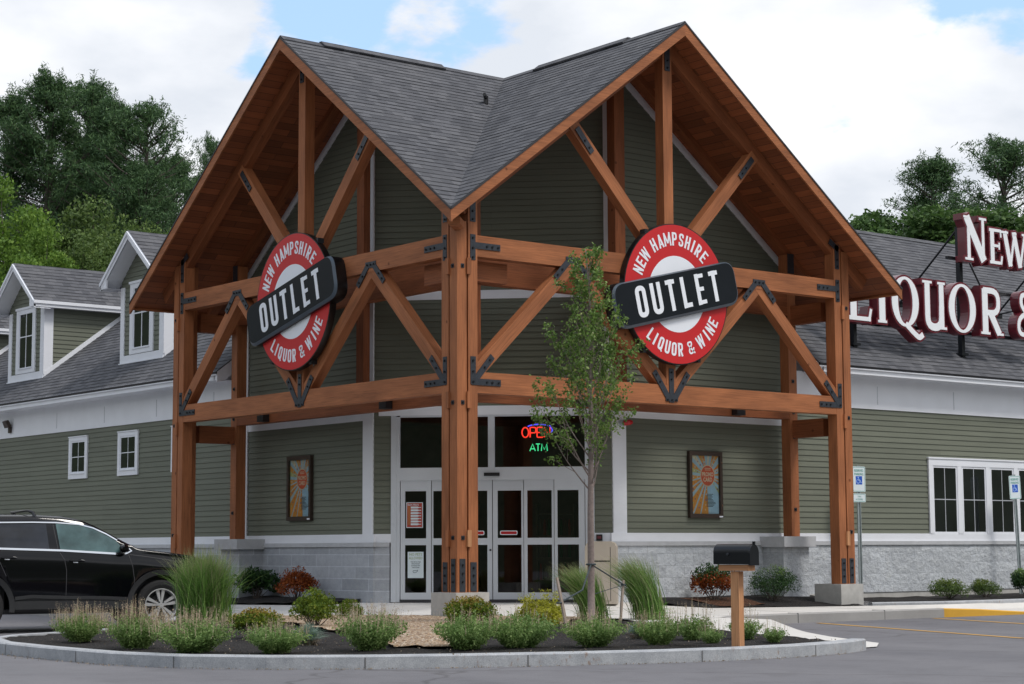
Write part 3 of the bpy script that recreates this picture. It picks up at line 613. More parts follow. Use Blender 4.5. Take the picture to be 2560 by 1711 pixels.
# --- entrance doors
door = MB(); A = 'white_trim'
for a0, a1 in ((-1.69, -1.60), (1.60, 1.69)): door.box(CH, a0, a1, .22, 3.30, -.06, .031)
for a0, a1 in ((-1.60, -1.54), (1.54, 1.60)): door.box(CH, a0, a1, .22, 3.28, -.05, .02)
door.box(CH, -1.54, 1.54, 2.22, 2.43, -.06, .022, 'a'); door.box(CH, -1.54, 1.54, 3.27, 3.30, -.05, .018, 'a'); door.box(CH, -.065, .045, 2.43, 3.27, -.05, .019)
D = part(door, 'entrance_door', 'aluminium')
mb = MB(); mb.box(CH, -1.54, 1.54, .19, .262, -.1, .03, 'a'); part(mb, 'threshold', 'seam_dark', parent=D)
for a0, a1 in ((-1.54, -.065), (.045, 1.54)):
    mb = MB(); mb.poly([CH.P(a0, 2.43, -.02), CH.P(a1, 2.43, -.02), CH.P(a1, 3.27, -.02), CH.P(a0, 3.27, -.02)]); part(mb, 'transom_glass', 'door_glass', parent=D)
for i, (a0, a1, g0, g1, cz) in enumerate(((-1.53, -1.02, -1.455, -1.10, .012), (-1.01, -.53, -.985, -.59, -.008), (-.515, -.006, -.44, -.085, -.028), (.006, .515, .085, .48, -.028), (.525, 1.02, .58, .985, -.008), (1.03, 1.53, 1.08, 1.43, .012))):
    mb = MB()
    mb.box(CH, a0, g0, .262, 2.22, cz - .04, cz); mb.box(CH, g1, a1, .262, 2.22, cz - .04, cz)
    for b0, b1 in ((.262, .375), (1.155, 1.265), (2.045, 2.22)): mb.box(CH, g0, g1, b0, b1, cz - .04, cz - .001, 'a')
    p_ = part(mb, 'door_leaf', 'aluminium', parent=D)
    mb = MB()
    for b0, b1 in ((.375, 1.155), (1.265, 2.045)): mb.poly([CH.P(g0, b0, cz - .02), CH.P(g1, b0, cz - .02), CH.P(g1, b1, cz - .02), CH.P(g0, b1, cz - .02)])
    part(mb, 'door_glass', 'door_glass', parent=D)
mb = MB(); mb.box(CH, -.004, .004, .262, 2.22, -.05, -.025); part(mb, 'door_gap', 'seam_dark', parent=D)
mb = MB(); mb.tube([CH.P(-.035, 1.07, -.028), CH.P(-.035, 1.07, -.012)], .018, 12); part(mb, 'lock', 'steel_dark', parent=D)
mb = MB(); mb.box(CH, -.13, .13, 2.285, 2.34, .022, .06, 'a'); part(mb, 'door_sensor', 'black_box', parent=D)
# room behind the glass
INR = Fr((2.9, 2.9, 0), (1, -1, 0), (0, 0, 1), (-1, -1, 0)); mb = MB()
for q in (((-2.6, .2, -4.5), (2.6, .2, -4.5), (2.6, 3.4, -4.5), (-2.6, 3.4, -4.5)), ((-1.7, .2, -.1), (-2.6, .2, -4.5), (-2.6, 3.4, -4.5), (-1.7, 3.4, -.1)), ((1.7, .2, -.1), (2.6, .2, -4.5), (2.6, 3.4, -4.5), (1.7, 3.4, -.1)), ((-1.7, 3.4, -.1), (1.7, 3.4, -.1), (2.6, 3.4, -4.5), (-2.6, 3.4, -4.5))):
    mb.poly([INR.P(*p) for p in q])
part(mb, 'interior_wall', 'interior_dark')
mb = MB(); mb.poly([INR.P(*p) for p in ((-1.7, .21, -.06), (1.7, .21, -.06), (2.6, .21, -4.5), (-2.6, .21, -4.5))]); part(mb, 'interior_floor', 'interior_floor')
mb = MB()
for a0, c0 in ((-1.3, -2.8), (.4, -3.2), (1.3, -2.2)):
    for b in (.5, .9, 1.3, 1.7): mb.box(INR, a0, a0 + .7, b, b + .03, c0 - .3, c0, 'a')
    for a in (a0, a0 + .67): mb.box(INR, a, a + .03, .21, 1.9, c0 - .3, c0)
    for b in (.53, .93, 1.33):
        for q in range(8): mb.tube([INR.P(a0 + .08 + q * .075, b, c0 - .1), INR.P(a0 + .08 + q * .075, b + .2, c0 - .1), INR.P(a0 + .08 + q * .075, b + .29, c0 - .1)], [.03, .03, .011], 6, mi=rng.choice([0, 1, 2]))
part(mb, 'display_shelf', ['shelf', 'bottle_green', 'bottle_red'])

# --- timber frame
def plate_set(fr, segs, bolts, wd=.095, par=None, c0=0.0):
    mb = MB()
    for i, (p, q) in enumerate(segs):
        p = Vector(p); q = Vector(q); t = (q - p).normalized(); n = Vector((-t.y, t.x)) * wd / 2; z = c0 + .008 + i * .0012
        mb.prism(fr, [tuple(p - n), tuple(q - n), tuple(q + n), tuple(p + n)], c0 - .004, z)
    for b in bolts: mb.prism(fr, [(b[0] + .017 * math.cos(k * math.pi / 3), b[1] + .017 * math.sin(k * math.pi / 3)) for k in range(6)], c0 + .002, c0 + .026, 1)
    return part(mb, 'steel_plate', ['steel_dark', 'bolt_dark'], parent=par)
def timber_bar(f, p, q, wd, c0, c1, name, mat='timber'):
    p = Vector(p); q = Vector(q); t = (q - p).normalized(); n = Vector((-t.y, t.x)) * wd / 2
    c = [(p - n, c0), (p + n, c0), (p + n, c1), (p - n, c1), (q - n, c0), (q + n, c0), (q + n, c1), (q - n, c1)]
    mb = MB(); mb.hexa([f.P(a.x, a.y, z) for a, z in c]); return part(mb, name, mat)
D_ = .195
for side in ('R', 'L'):
    f = FS(side)
    def post(s0, s1, c0, c1, zt, z0=.468, name='post', mat='timber'):
        mb = MB(); mb.box(f, s0, s1, z0, zt, c0, c1); return part(mb, name, mat)
    pn = post(.205, .375, -D_, 0, rz_(.29) - .16); pf = post(8.125, 8.295, -D_, -.001, rz_(8.2) - .16)
    if side == 'R': cp = post(0, .175, -.175, .001, 5.86)
    fc = post(8.325, 8.5, -.175, .001, rz_(8.4) - .16); p3 = post(8.31, 8.48, -.375, -.21, rz_(8.4) - .16)
    # spacer blocks in the gaps between the posts
    for s0, zs in ((.165, (5.08, 3.12, 1.12)), (8.285, (3.12, 1.12, 5.0))):
        for z in zs: mb = MB(); mb.box(f, s0, s0 + .07, z, z + .24, -.12, .035); part(mb, 'spacer_block', 'timber_raw' if z == 1.12 and side == 'R' else 'timber')
    for (sx, zs) in ((.10, (5.2, 3.2, 1.25)), (8.42, (5.2, 3.3, 1.35))):
        for z in zs: plate_set(f, [((sx, z - .03), (sx, z + .03))], [(sx, z)], .06, cp if sx < 1 and side == 'R' else fc)
    lb = MB(); lb.box(f, .375, 8.125, 3.35, 3.658, -D_ + .004, -.004, 'a'); lb = part(lb, 'beam', 'timber')
    ub = MB(); ub.box(f, .375, 8.125, 5.36, 5.674, -D_ + .004, -.004, 'a'); ub = part(ub, 'beam', 'timber')
    kp = post(4.15, 4.35, -D_ + .006, -.006, zr - .20, 3.66, 'king_post')
    for k, (a, b) in enumerate((((.36, 3.64), (2.235, 5.42)), ((8.14, 3.64), (6.265, 5.42)), ((2.205, 5.42), (4.17, 3.60)), ((6.295, 5.42), (4.33, 3.60)))):
        timber_bar(f, a, b, .20, -D_ + .01 + .003 * (k > 1), -.010 - .003 * (k > 1), 'brace')
    for a, b in (((4.18, 5.60), (2.25, 7.62)), ((4.32, 5.60), (6.25, 7.62))): timber_bar(f, a, b, .20, -D_ + .012, -.012, 'brace')
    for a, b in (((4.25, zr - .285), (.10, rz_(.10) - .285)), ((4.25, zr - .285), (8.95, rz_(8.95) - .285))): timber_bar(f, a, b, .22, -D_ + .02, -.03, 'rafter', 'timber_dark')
    # steel
    plate_set(f, [((.29, 5.30), (.29, 5.68)), ((.29, 5.52), (.80, 5.52))], [(.29, 5.34), (.29, 5.48), (.29, 5.63), (.55, 5.52), (.65, 5.52), (.76, 5.52)], par=ub)
    plate_set(f, [((8.21, 5.30), (8.21, 5.68)), ((8.21, 5.52), (7.70, 5.52))], [(8.21, 5.34), (8.21, 5.48), (8.21, 5.63), (7.95, 5.52), (7.85, 5.52), (7.74, 5.52)], par=ub)
    for sg, s0 in ((1, .29), (-1, 8.21)):
        plate_set(f, [((s0, 3.47), (s0, 3.88)), ((s0 - sg * .03, 3.51), (s0 + sg * .51, 3.51)), ((s0 + sg * .03, 3.53), (s0 + sg * .36, 3.90))], [(s0, 3.51), (s0, 3.66), (s0, 3.82), (s0 + sg * .25, 3.51), (s0 + sg * .35, 3.51), (s0 + sg * .47, 3.51), (s0 + sg * .21, 3.73), (s0 + sg * .31, 3.845)], par=lb)
        plate_set(f, [((s0, rz_(s0) - .62), (s0, rz_(s0) - .2))], [(s0, rz_(s0) - .58), (s0, rz_(s0) - .46)], .10, pn if sg > 0 else pf)
        plate_set(f, [((s0, .48), (s0, .90))], [(s0, .60), (s0, .71), (s0, .82)], .11, pn if sg > 0 else pf)
        sb = .09 if sg > 0 else 8.41
        plate_set(f, [((sb, .48), (sb, .95 if sg > 0 else .9))], [(sb, .62), (sb, .74), (sb, .86)], .10, cp if sg > 0 else fc, .002)
    for s0 in (2.22, 6.28):
        plate_set(f, [((s0 - .14, 5.47), (s0 + .14, 5.47)), ((s0 - .08, 5.46), (s0 - .36, 5.17)), ((s0 + .08, 5.46), (s0 + .36, 5.17))], [(s0 - .09, 5.47), (s0, 5.47), (s0 + .09, 5.47), (s0 - .22, 5.31), (s0 - .31, 5.22), (s0 + .22, 5.31), (s0 + .31, 5.22)], par=ub)
    plate_set(f, [((4.25, 3.38), (4.25, 3.92)), ((4.19, 3.44), (3.88, 3.86)), ((4.31, 3.44), (4.62, 3.86)), ((4.12, 3.45), (4.38, 3.45))], [(4.16, 3.42), (4.25, 3.42), (4.34, 3.42), (4.25, 3.75), (4.25, 3.86), (4.0, 3.70), (3.92, 3.81), (4.5, 3.70), (4.58, 3.81)], .10, lb)
    for sg in (-1, 1): plate_set(f, [((4.25 + sg * 1.62, 7.20), (4.25 + sg * 1.93, 7.55))], [(4.25 + sg * 1.68, 7.27), (4.25 + sg * 1.77, 7.37)], .10, kp)
    plate_set(f, [((4.25, 8.75), (4.25, 9.2))], [(4.25, 8.8), (4.25, 8.92)], .11, kp)
    for s_, sgn in ((8.25, 1), (.3, -1)):   # strap where rafter meets the post
        plate_set(f, [((s_ + .0, rz_(s_) - .25), (s_ - sgn * .22, rz_(s_ - sgn * .22) - .28))], [], .10, pf if sgn > 0 else pn)
    # inner truss by the wall
    f2 = FS(side, 1.1)
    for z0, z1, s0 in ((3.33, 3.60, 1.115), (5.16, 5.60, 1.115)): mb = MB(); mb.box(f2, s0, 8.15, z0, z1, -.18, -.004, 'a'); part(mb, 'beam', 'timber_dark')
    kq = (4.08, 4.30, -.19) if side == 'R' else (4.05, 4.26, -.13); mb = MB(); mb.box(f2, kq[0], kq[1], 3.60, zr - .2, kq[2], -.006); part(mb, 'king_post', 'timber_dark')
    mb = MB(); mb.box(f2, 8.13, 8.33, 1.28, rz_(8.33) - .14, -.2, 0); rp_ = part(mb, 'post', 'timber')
    for z in (3.45, 3.02, 1.75, 4.0): plate_set(f2, [((8.23, z - .03), (8.23, z + .03))], [(8.23, z)], .06, rp_)
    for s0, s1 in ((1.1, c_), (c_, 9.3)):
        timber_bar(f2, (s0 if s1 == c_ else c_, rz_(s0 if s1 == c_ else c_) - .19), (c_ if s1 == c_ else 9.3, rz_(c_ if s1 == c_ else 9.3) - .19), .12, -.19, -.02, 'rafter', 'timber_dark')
    plate_set(f2, [((8.23, rz_(8.23) - .55), (8.23, rz_(8.23) - .2))], [], .16, rp_)
    # cross beams from the front posts back to the rear posts, and at the near corner
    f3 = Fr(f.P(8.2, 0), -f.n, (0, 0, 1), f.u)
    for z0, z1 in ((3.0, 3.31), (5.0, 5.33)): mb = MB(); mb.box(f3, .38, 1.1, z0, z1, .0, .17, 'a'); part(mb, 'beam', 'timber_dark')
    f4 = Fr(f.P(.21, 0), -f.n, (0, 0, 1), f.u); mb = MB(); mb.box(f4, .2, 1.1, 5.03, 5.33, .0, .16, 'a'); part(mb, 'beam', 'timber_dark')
    for s0 in ((7.1, 3.3) if side == 'L' else (6.8, 3.3)):
        mb = MB(); mb.box(f2, s0 - .1, s0 + .1, 3.34, 3.55, .0, .13); part(mb, 'downlight', 'black_box')
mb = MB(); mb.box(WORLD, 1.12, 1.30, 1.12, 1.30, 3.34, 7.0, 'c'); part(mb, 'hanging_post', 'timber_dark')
# tail block under the valley corner
mb = MB(); fv = Fr((0, 0, 0), (1, -1, 0), (0, 0, 1), (-1, -1, 0)); mb.prism(fv, [(-.09, 5.86), (.09, 5.86), (.09, 5.76), (.05, 5.72), (-.05, 5.72), (-.09, 5.76)], -.1, .30); part(mb, 'valley_rafter', 'timber')
# concrete footings
for x0, y0, x1, y1 in ((-.10, -.10, .50, .50), (8.02, -.10, 8.58, .50), (-.10, 8.02, .50, 8.58)):
    mb = MB(); mb.boxuv(Fr((0, 0, 0), (1, 0, 0), (0, 1, 0)), x0, x1, y0, y1, -.2, .468); part(mb, 'footing', 'footing_concrete')
# valley vent boot
mb = MB(); mb.tube([(2.95, 3.1, zr - sl * 1.15), (2.95, 3.1, zr - sl * 1.15 + .14)], .04, 8); mb.tube([(2.95, 3.1, zr - sl * 1.15 + .10), (2.8, 2.95, zr - sl * 1.15 + .12)], .03, 8); part(mb, 'vent_pipe', 'black_box')

# --- wings
E0 = 9.0; WD = 1.6; ze = 4.42; de = 1.2; S1 = 34
kk = math.sqrt(1 + .75 ** 2)
def wing_z(d): return ze + .75 * (d - de)
for side in ('L', 'R'):
    f = FS(side, WD); dep = Vector((1, 0, 0)) if side == 'L' else Vector((0, 1, 0)); al = Vector((0, 1, 0)) if side == 'L' else Vector((1, 0, 0))
    mb = MB(); courses(mb, f, [(8.4, 1.34), (S1, 1.34), (S1, 3.66), (8.4, 3.66)], .1016, .013); part(mb, 'wall_siding', 'siding')
    mb = MB(); mb.box(f, 8.45, S1, 3.65, 4.26, -.02, .026, 'a'); part(mb, 'frieze', 'white_trim')
    mb = MB(); off = 9.79 if side == 'L' else 8.78; st = 2.285 if side == 'L' else 2.245
    k = 0
    while off + k * st < S1: mb.box(f, off + k * st, off + k * st + .018, 3.74, 4.08, .02, .0285); k += 1
    part(mb, 'frieze_joint', 'white_seam')
    mb = MB(); mb.box(f, 8.6, S1, 1.20, 1.34, -.05, .036, 'a'); part(mb, 'water_table', 'white_trim')
    mb = MB(); mb.boxuv(f, 9.21, S1, 1.13, 1.20, -.05, .065); part(mb, 'base_cap', 'cast_stone')
    mb = MB(); mb.boxuv(f, 9.21, S1, .26, 1.13, -.15, .035); part(mb, 'stone_base', 'block_split' if side == 'R' else 'block_smooth')
    mb = MB(); mb.boxuv(f, 9.6, S1, -.2, .26, -.15, .02); part(mb, 'foundation', 'footing_concrete')
    # roof
    R0 = Vector((0, 0, ze)) + dep * (de - .06) - Vector((0, 0, .045)); up = (dep + Vector((0, 0, .75))).normalized(); nrm = (Vector((0, 0, 1)) - dep * .75).normalized()
    fr = Fr(R0, al, up, nrm); LL = (6.17 - de + .06) * kk
    mb = MB(); courses(mb, fr, [(E0, 0), (S1 + .5, 0), (S1 + .5, LL), (E0, LL)], .14, .006, .3); part(mb, 'roof', 'shingle')
    mb = MB(); mb.prism(fr, [(E0, 0), (S1 + .5, 0), (S1 + .5, LL), (E0, LL)], -.06, -.004); part(mb, 'roof_deck', 'seam_dark')
    mb = MB(); mb.box(fr, E0, S1, LL - .13, LL + .02, .0, .02, 'a'); part(mb, 'ridge_cap', 'shingle')
    fb = FS(side, de)
    mb = MB(); mb.box(fb, E0, S1, 4.235, 4.395, -.03, .0, 'a'); mb.box(fb, E0, S1, 4.32, 4.40, -.01, .035, 'a'); part(mb, 'eave_fascia', 'white_trim')
    mb = MB(); mb.poly([fb.P(E0, 4.24, -.01), fb.P(S1, 4.24, -.01), fb.P(S1, 4.24, -.42), fb.P(E0, 4.24, -.42)]); part(mb, 'eave_soffit', 'white_trim')
    # gable end of the wing, seen behind the rear post
    fg = Fr(f.P(E0 + .12, 0, 0), -f.n, (0, 0, 1), -f.u); mb = MB(); mb.prism(fg, [(-.40, 4.24), (-.40, 4.36), (4.5, wing_z(de + 4.9) - .06), (4.5, 4.24)], -.03, 0); part(mb, 'gable_end', 'white_trim')
    fg = Fr(f.P(E0, 0, 0), -f.n, (0, 0, 1), -f.u); mb = MB(); mb.prism(fg, [(-.42, 4.20), (-.42, 4.385), (4.5, wing_z(6.1) - .05), (4.5, wing_z(6.1) - .24), (-.28, 4.22)], -.02, .01); part(mb, 'rake_board', 'white_trim')
    mb = MB(); mb.poly([f.P(8.4, 4.26, .0), f.P(9.2, 4.26, 0), f.P(9.2, 4.26, -1), f.P(8.4, 4.26, -1)]); part(mb, 'flashing', 'white_trim')
def muntin_window(f, a0, a1, b0, b1, tw, cols, rows, sill=True, c0=.0, sash=.035):
    mb = MB(); P_ = c0
    mb.box(f, a0, a0 + tw, b0, b1, P_, P_ + .034); mb.box(f, a1 - tw, a1, b0, b1, P_, P_ + .034)
    mb.box(f, a0 - .0, a1 + .0, b1, b1 + .02, P_, P_ + .05, 'a'); mb.box(f, a0 + tw, a1 - tw, b1 - tw * .8, b1, P_, P_ + .033, 'a'); mb.box(f, a0 + tw, a1 - tw, b0, b0 + tw, P_, P_ + .033, 'a')
    mb.box(f, a0 + tw - .005, a1 - tw + .005, b0 + tw, b0 + tw + .018, P_, P_ + .05, 'a')
    w_ = part(mb, 'window', 'white_trim'); x0, x1, y0, y1 = a0 + tw, a1 - tw, b0 + tw + .018, b1 - tw * .8
    mb = MB(); mb.box(f, x0, x0 + sash, y0, y1, P_, P_ + .024); mb.box(f, x1 - sash, x1, y0, y1, P_, P_ + .024); mb.box(f, x0 + sash, x1 - sash, y0, y0 + sash, P_, P_ + .0235, 'a'); mb.box(f, x0 + sash, x1 - sash, y1 - sash, y1, P_, P_ + .0235, 'a')
    for k in range(1, cols): xm = x0 + (x1 - x0) * k / cols; mb.box(f, xm - .008, xm + .008, y0 + sash, y1 - sash, P_, P_ + .020)
    for k in range(1, rows): ym = y0 + (y1 - y0) * k / rows; mb.box(f, x0 + sash, x1 - sash, ym - .008, ym + .008, P_, P_ + .0195, 'a')
    part(mb, 'sash', 'white_trim', parent=w_)
    mb = MB(); mb.poly([f.P(x0, y0, P_ + .016), f.P(x1, y0, P_ + .016), f.P(x1, y1, P_ + .016), f.P(x0, y1, P_ + .016)]); part(mb, 'pane', 'window_glass', parent=w_)
fL = FS('L', WD); fR = FS('R', WD)
for k in range(3): s0 = 10.99 + k * 2.285; muntin_window(fL, s0 - .44, s0 + .44, 2.61, 3.50, .10, 2, 2, c0=.012)
# the wide ganged window on the right wing: one casing, six sashes
mb = MB(); mb.box(fR, 12.45, 12.57, 1.34, 2.77, .01, .045); mb.box(fR, 12.57, 17.86, 2.64, 2.77, .01, .044, 'a'); mb.box(fR, 17.86, 17.98, 1.34, 2.77, .01, .045); mb.box(fR, 12.43, 18.0, 2.77, 2.80, .0, .06, 'a')
for k in range(1, 6): mb.box(fR, 12.57 + k * .888 - .15, 12.57 + k * .888 - .02, 1.34, 2.64, .01, .043)
wn = part(mb, 'window', 'white_trim')
for k in range(6):
    a0 = 12.57 + k * .888; a1 = a0 + .738 - (.0 if k < 5 else 0); mb = MB()
    mb.box(fR, a0, a0 + .035, 1.34, 2.64, .005, .03); mb.box(fR, a1 - .035, a1, 1.34, 2.64, .005, .03); mb.box(fR, a0, a1, 1.34, 1.375, .005, .0305, 'a'); mb.box(fR, a0, a1, 2.60, 2.64, .005, .0305, 'a')
    part(mb, 'sash', 'white_trim', parent=wn)
    mb = MB(); mb.box(fR, (a0 + a1) / 2 - .009, (a0 + a1) / 2 + .009, 1.375, 2.6, .005, .024); mb.box(fR, a0 + .035, a1 - .035, 1.985, 2.003, .005, .0235, 'a'); part(mb, 'muntin', 'white_seam', parent=wn)
    mb = MB(); mb.poly([fR.P(a0, 1.36, .02), fR.P(a1, 1.36, .02), fR.P(a1, 2.62, .02), fR.P(a0, 2.62, .02)]); part(mb, 'pane', 'window_glass', parent=wn)
# --- dormers on the left wing
for k, yc in enumerate((13.56, 19.26, 24.97, 30.68)):
    fd = FS('L', 2.0); hw = .95; zb = 5.0; ze2 = 6.60; zp = 7.66; xo = 1.62; sd = .81; hr_ = 1.22
    mb = MB(); courses(mb, fd, [(yc - hw, zb), (yc + hw, zb), (yc + hw, ze2 + .15), (yc, zp - .12), (yc - hw, ze2 + .15)], .1016, .013); dm = part(mb, 'dormer', 'siding')
    fk = Fr((2.0, yc - hw, 0), (1, 0, 0), (0, 0, 1), (0, -1, 0)); x2 = 2.0 + (ze2 + .1 - zb) / .75 + .0
    mb = MB(); courses(mb, fk, [(0, zb), ((ze2 + .1 - zb) / .75, ze2 + .1), (0, ze2 + .1)], .1016, .013); part(mb, 'cheek_wall', 'siding', parent=dm)
    mb = MB(); mb.box(fd, yc - hw - .012, yc - hw + .17, zb, ze2 + .02, -.02, .028); mb.box(fd, yc + hw - .17, yc + hw, zb, ze2 + .02, -.02, .028); mb.box(fd, yc - hw + .17, yc + hw - .17, zb, zb + .16, -.02, .027, 'a')
    mb.box(fd, yc - hw - .03, yc + hw + .02, zb - .03, zb + .01, -.02, .05, 'a'); mb.box(fk, -.025, .20, zb + .08, ze2 + .02, -.01, .026); part(mb, 'corner_board', 'white_trim', parent=dm)
    t_ = Vector((1, .75)).normalized(); mb = MB(); mb.prism(fk, [(0, zb + .02), (2.3, zb + .02 + 1.725), (2.3, zb + .14 + 1.725), (0, zb + .14)], 0, .03); part(mb, 'flashing', 'white_trim', parent=dm)
    # window
    a0, a1, b0, b1 = yc - .52, yc + .52, 5.17, 6.66; tw = .15; mb = MB()
    mb.box(fd, a0, a0 + tw, b0, b1, 0, .036); mb.box(fd, a1 - tw, a1, b0, b1, 0, .036); mb.box(fd, a0 + tw, a1 - tw, b1 - .11, b1, 0, .035, 'a'); mb.box(fd, a0 - .03, a1 + .03, b1, b1 + .05, 0, .055, 'a'); mb.box(fd, a0 + tw, a1 - tw, b0, b0 + .10, 0, .035, 'a'); mb.box(fd, a0 + tw, a1 - tw, b0 + .10, b0 + .13, 0, .052, 'a'); part(mb, 'window_frame', 'white_trim', parent=dm)
    mb = MB(); mb.poly([fd.P(a0 + tw, b0 + .1, .016), fd.P(a1 - tw, b0 + .1, .016), fd.P(a1 - tw, b1 - .1, .016), fd.P(a0 + tw, b1 - .1, .016)]); part(mb, 'pane', 'window_glass', parent=dm)
    mb = MB(); mb.box(fd, yc - .012, yc + .012, b0 + .13, b1 - .11, .005, .024); mb.box(fd, a0 + tw, a1 - tw, 6.01, 6.035, .005, .0235, 'a'); mb.box(fd, a0 + tw, a0 + tw + .035, b0 + .13, b1 - .11, .005, .026); mb.box(fd, a1 - tw - .035, a1 - tw, b0 + .13, b1 - .11, .005, .026); part(mb, 'muntin', 'white_trim', parent=dm)
    # roof
    kd = math.sqrt(1 + sd * sd); rb = MB(); db = MB()
    for sg in (-1, 1):
        fr = Fr((0, yc, 7.71), (1, 0, 0), (0, -sg, sd), (0, sg * sd, 1)); ln = 1.2 * kd; xa = xo
        xe = lambda b: 1.2 + (7.71 + b * sd / kd - 4.42) / .75 + .02
        pl = [(xa, 0), (xa, -ln), (xe(-ln), -ln), (xe(0), 0)]
        courses(rb, fr, pl, .14, .006, .3); db.prism(fr, pl, -.05, -.003)
    part(rb, 'roof', 'shingle', parent=dm); part(db, 'roof_deck', 'white_trim', parent=dm)
    fo = FS('L', xo); mb = MB()
    for sg in (-1, 1):
        p = lambda a, z: (yc + sg * a, z)
        mb.prism(fo, [p(0, 7.68), p(1.2, 7.68 - 1.2 * sd), p(1.2, 7.68 - 1.2 * sd - .15), p(.0, 7.53)], -.03, 0)
        mb.prism(fo, [p(0, 7.69), p(1.21, 7.69 - 1.21 * sd), p(1.21, 7.69 - 1.21 * sd - .07), p(.0, 7.62)], -.03, .03)
    part(mb, 'rake_board', 'white_trim', parent=dm)
    mb = MB(); fcx = 2.0
    for sg in (-1, 1):
        ya, yb = sorted((yc + sg * .93, yc + sg * 1.2)); mb.poly([(xo, ya, 6.60), (xo, yb, 6.60), (4.0, yb, 6.60), (4.0, ya, 6.60)])
        mb.box(Fr((0, yc + sg * 1.2, 0), (1, 0, 0), (0, 0, 1), (0, sg, 0)), xo, 4.25, 6.59, 6.735, -.02, .0, 'a'); mb.box(Fr((0, yc + sg * 1.2, 0), (1, 0, 0), (0, 0, 1), (0, sg, 0)), xo - .02, 4.25, 6.66, 6.73, -.01, .03, 'a')
        q = [(yc, 7.53), (yc + sg * 1.2, 7.53 - 1.2 * sd)]; mb.poly([(xo, q[0][0], q[0][1]), (xo, q[1][0], q[1][1]), (2.02, q[1][0], q[1][1]), (2.02, q[0][0], q[0][1])])
        mb.prism(fo, [(yc + sg * 1.2, 6.59), (yc + sg * 1.2, 6.73), (yc + sg * 1.0, 6.89), (yc + sg * .93, 6.89), (yc + sg * .93, 6.59)], -.035, -.002)
    part(mb, 'eave_soffit', 'white_trim', parent=dm)
mb = MB(); mb.tube([(2.6, 10.3, wing_z(2.6)), (2.6, 10.3, wing_z(2.6) + .0)], .01); 
# wall floodlight under the left frieze
fl = thing('wall_floodlight', 'small bronze floodlight on the white frieze board at far left', 'wall light', (1.58, 19.06, 3.80))
mb = MB(); f_ = Fr((1.57, 19.06, 3.9), (0, -1, 0), (0, 0, 1)); f_ = Fr((1.57, 19.06, 3.9), (0, 1, 0), (0, 0, 1), (-1, 0, 0)); mb.box(f_, -.06, .06, -.14, .0, 0, .04); mb.tube([f_.P(0, -.04, .03), f_.P(.0, .05, .10)], .02, 8); part(mb, 'bracket', 'brown_metal', parent=fl)
mb = MB(); mb.prism(Fr(f_.P(0, .04, .10), (0, 1, 0), Vector((-.5, 0, 1)).normalized()), [(-.12, -.06), (.12, -.06), (.09, .10), (-.09, .10)], -.03, .05); part(mb, 'lamp_head', 'brown_metal', parent=fl)
# ============================================================ lettering tools
def fillet(pts, r, closed=False, n=5):
    o = []; N = len(pts)
    for i, p in enumerate(pts):
        if not closed and i in (0, N - 1): o.append(tuple(p)); continue
        p = Vector(p); a = Vector(pts[i - 1]); b = Vector(pts[(i + 1) % N]); d1 = (a - p); d2 = (b - p); rr = min(r, d1.length * .49, d2.length * .49)
        q1 = p + d1.normalized() * rr; q2 = p + d2.normalized() * rr
        for k in range(n + 1): t = k / n; x = q1 * (1 - t) ** 2 + p * 2 * t * (1 - t) + q2 * t * t; o.append((x.x, x.y))
    return o
def ribbon(pts, t, closed=False):
    N = len(pts); L = []; Rr = []
    for i in range(N):
        p = Vector(pts[i])
        if closed: a = Vector(pts[i - 1]); b = Vector(pts[(i + 1) % N])
        else: a = Vector(pts[max(i - 1, 0)]); b = Vector(pts[min(i + 1, N - 1)])
        d1 = (p - a); d2 = (b - p)
        if d1.length < 1e-9: d1 = d2
        if d2.length < 1e-9: d2 = d1
        d1.normalize(); d2.normalize(); n1 = Vector((-d1.y, d1.x)); n2 = Vector((-d2.y, d2.x)); m = (n1 + n2)
        if m.length < 1e-6: m = n1
        m.normalize(); k = t / 2 / max(.35, m.dot(n1)); L.append(p + m * k); Rr.append(p - m * k)
    return [(tuple(L[i]), tuple(L[(i + 1) % N]), tuple(Rr[(i + 1) % N]), tuple(Rr[i])) for i in range(N if closed else N - 1)]
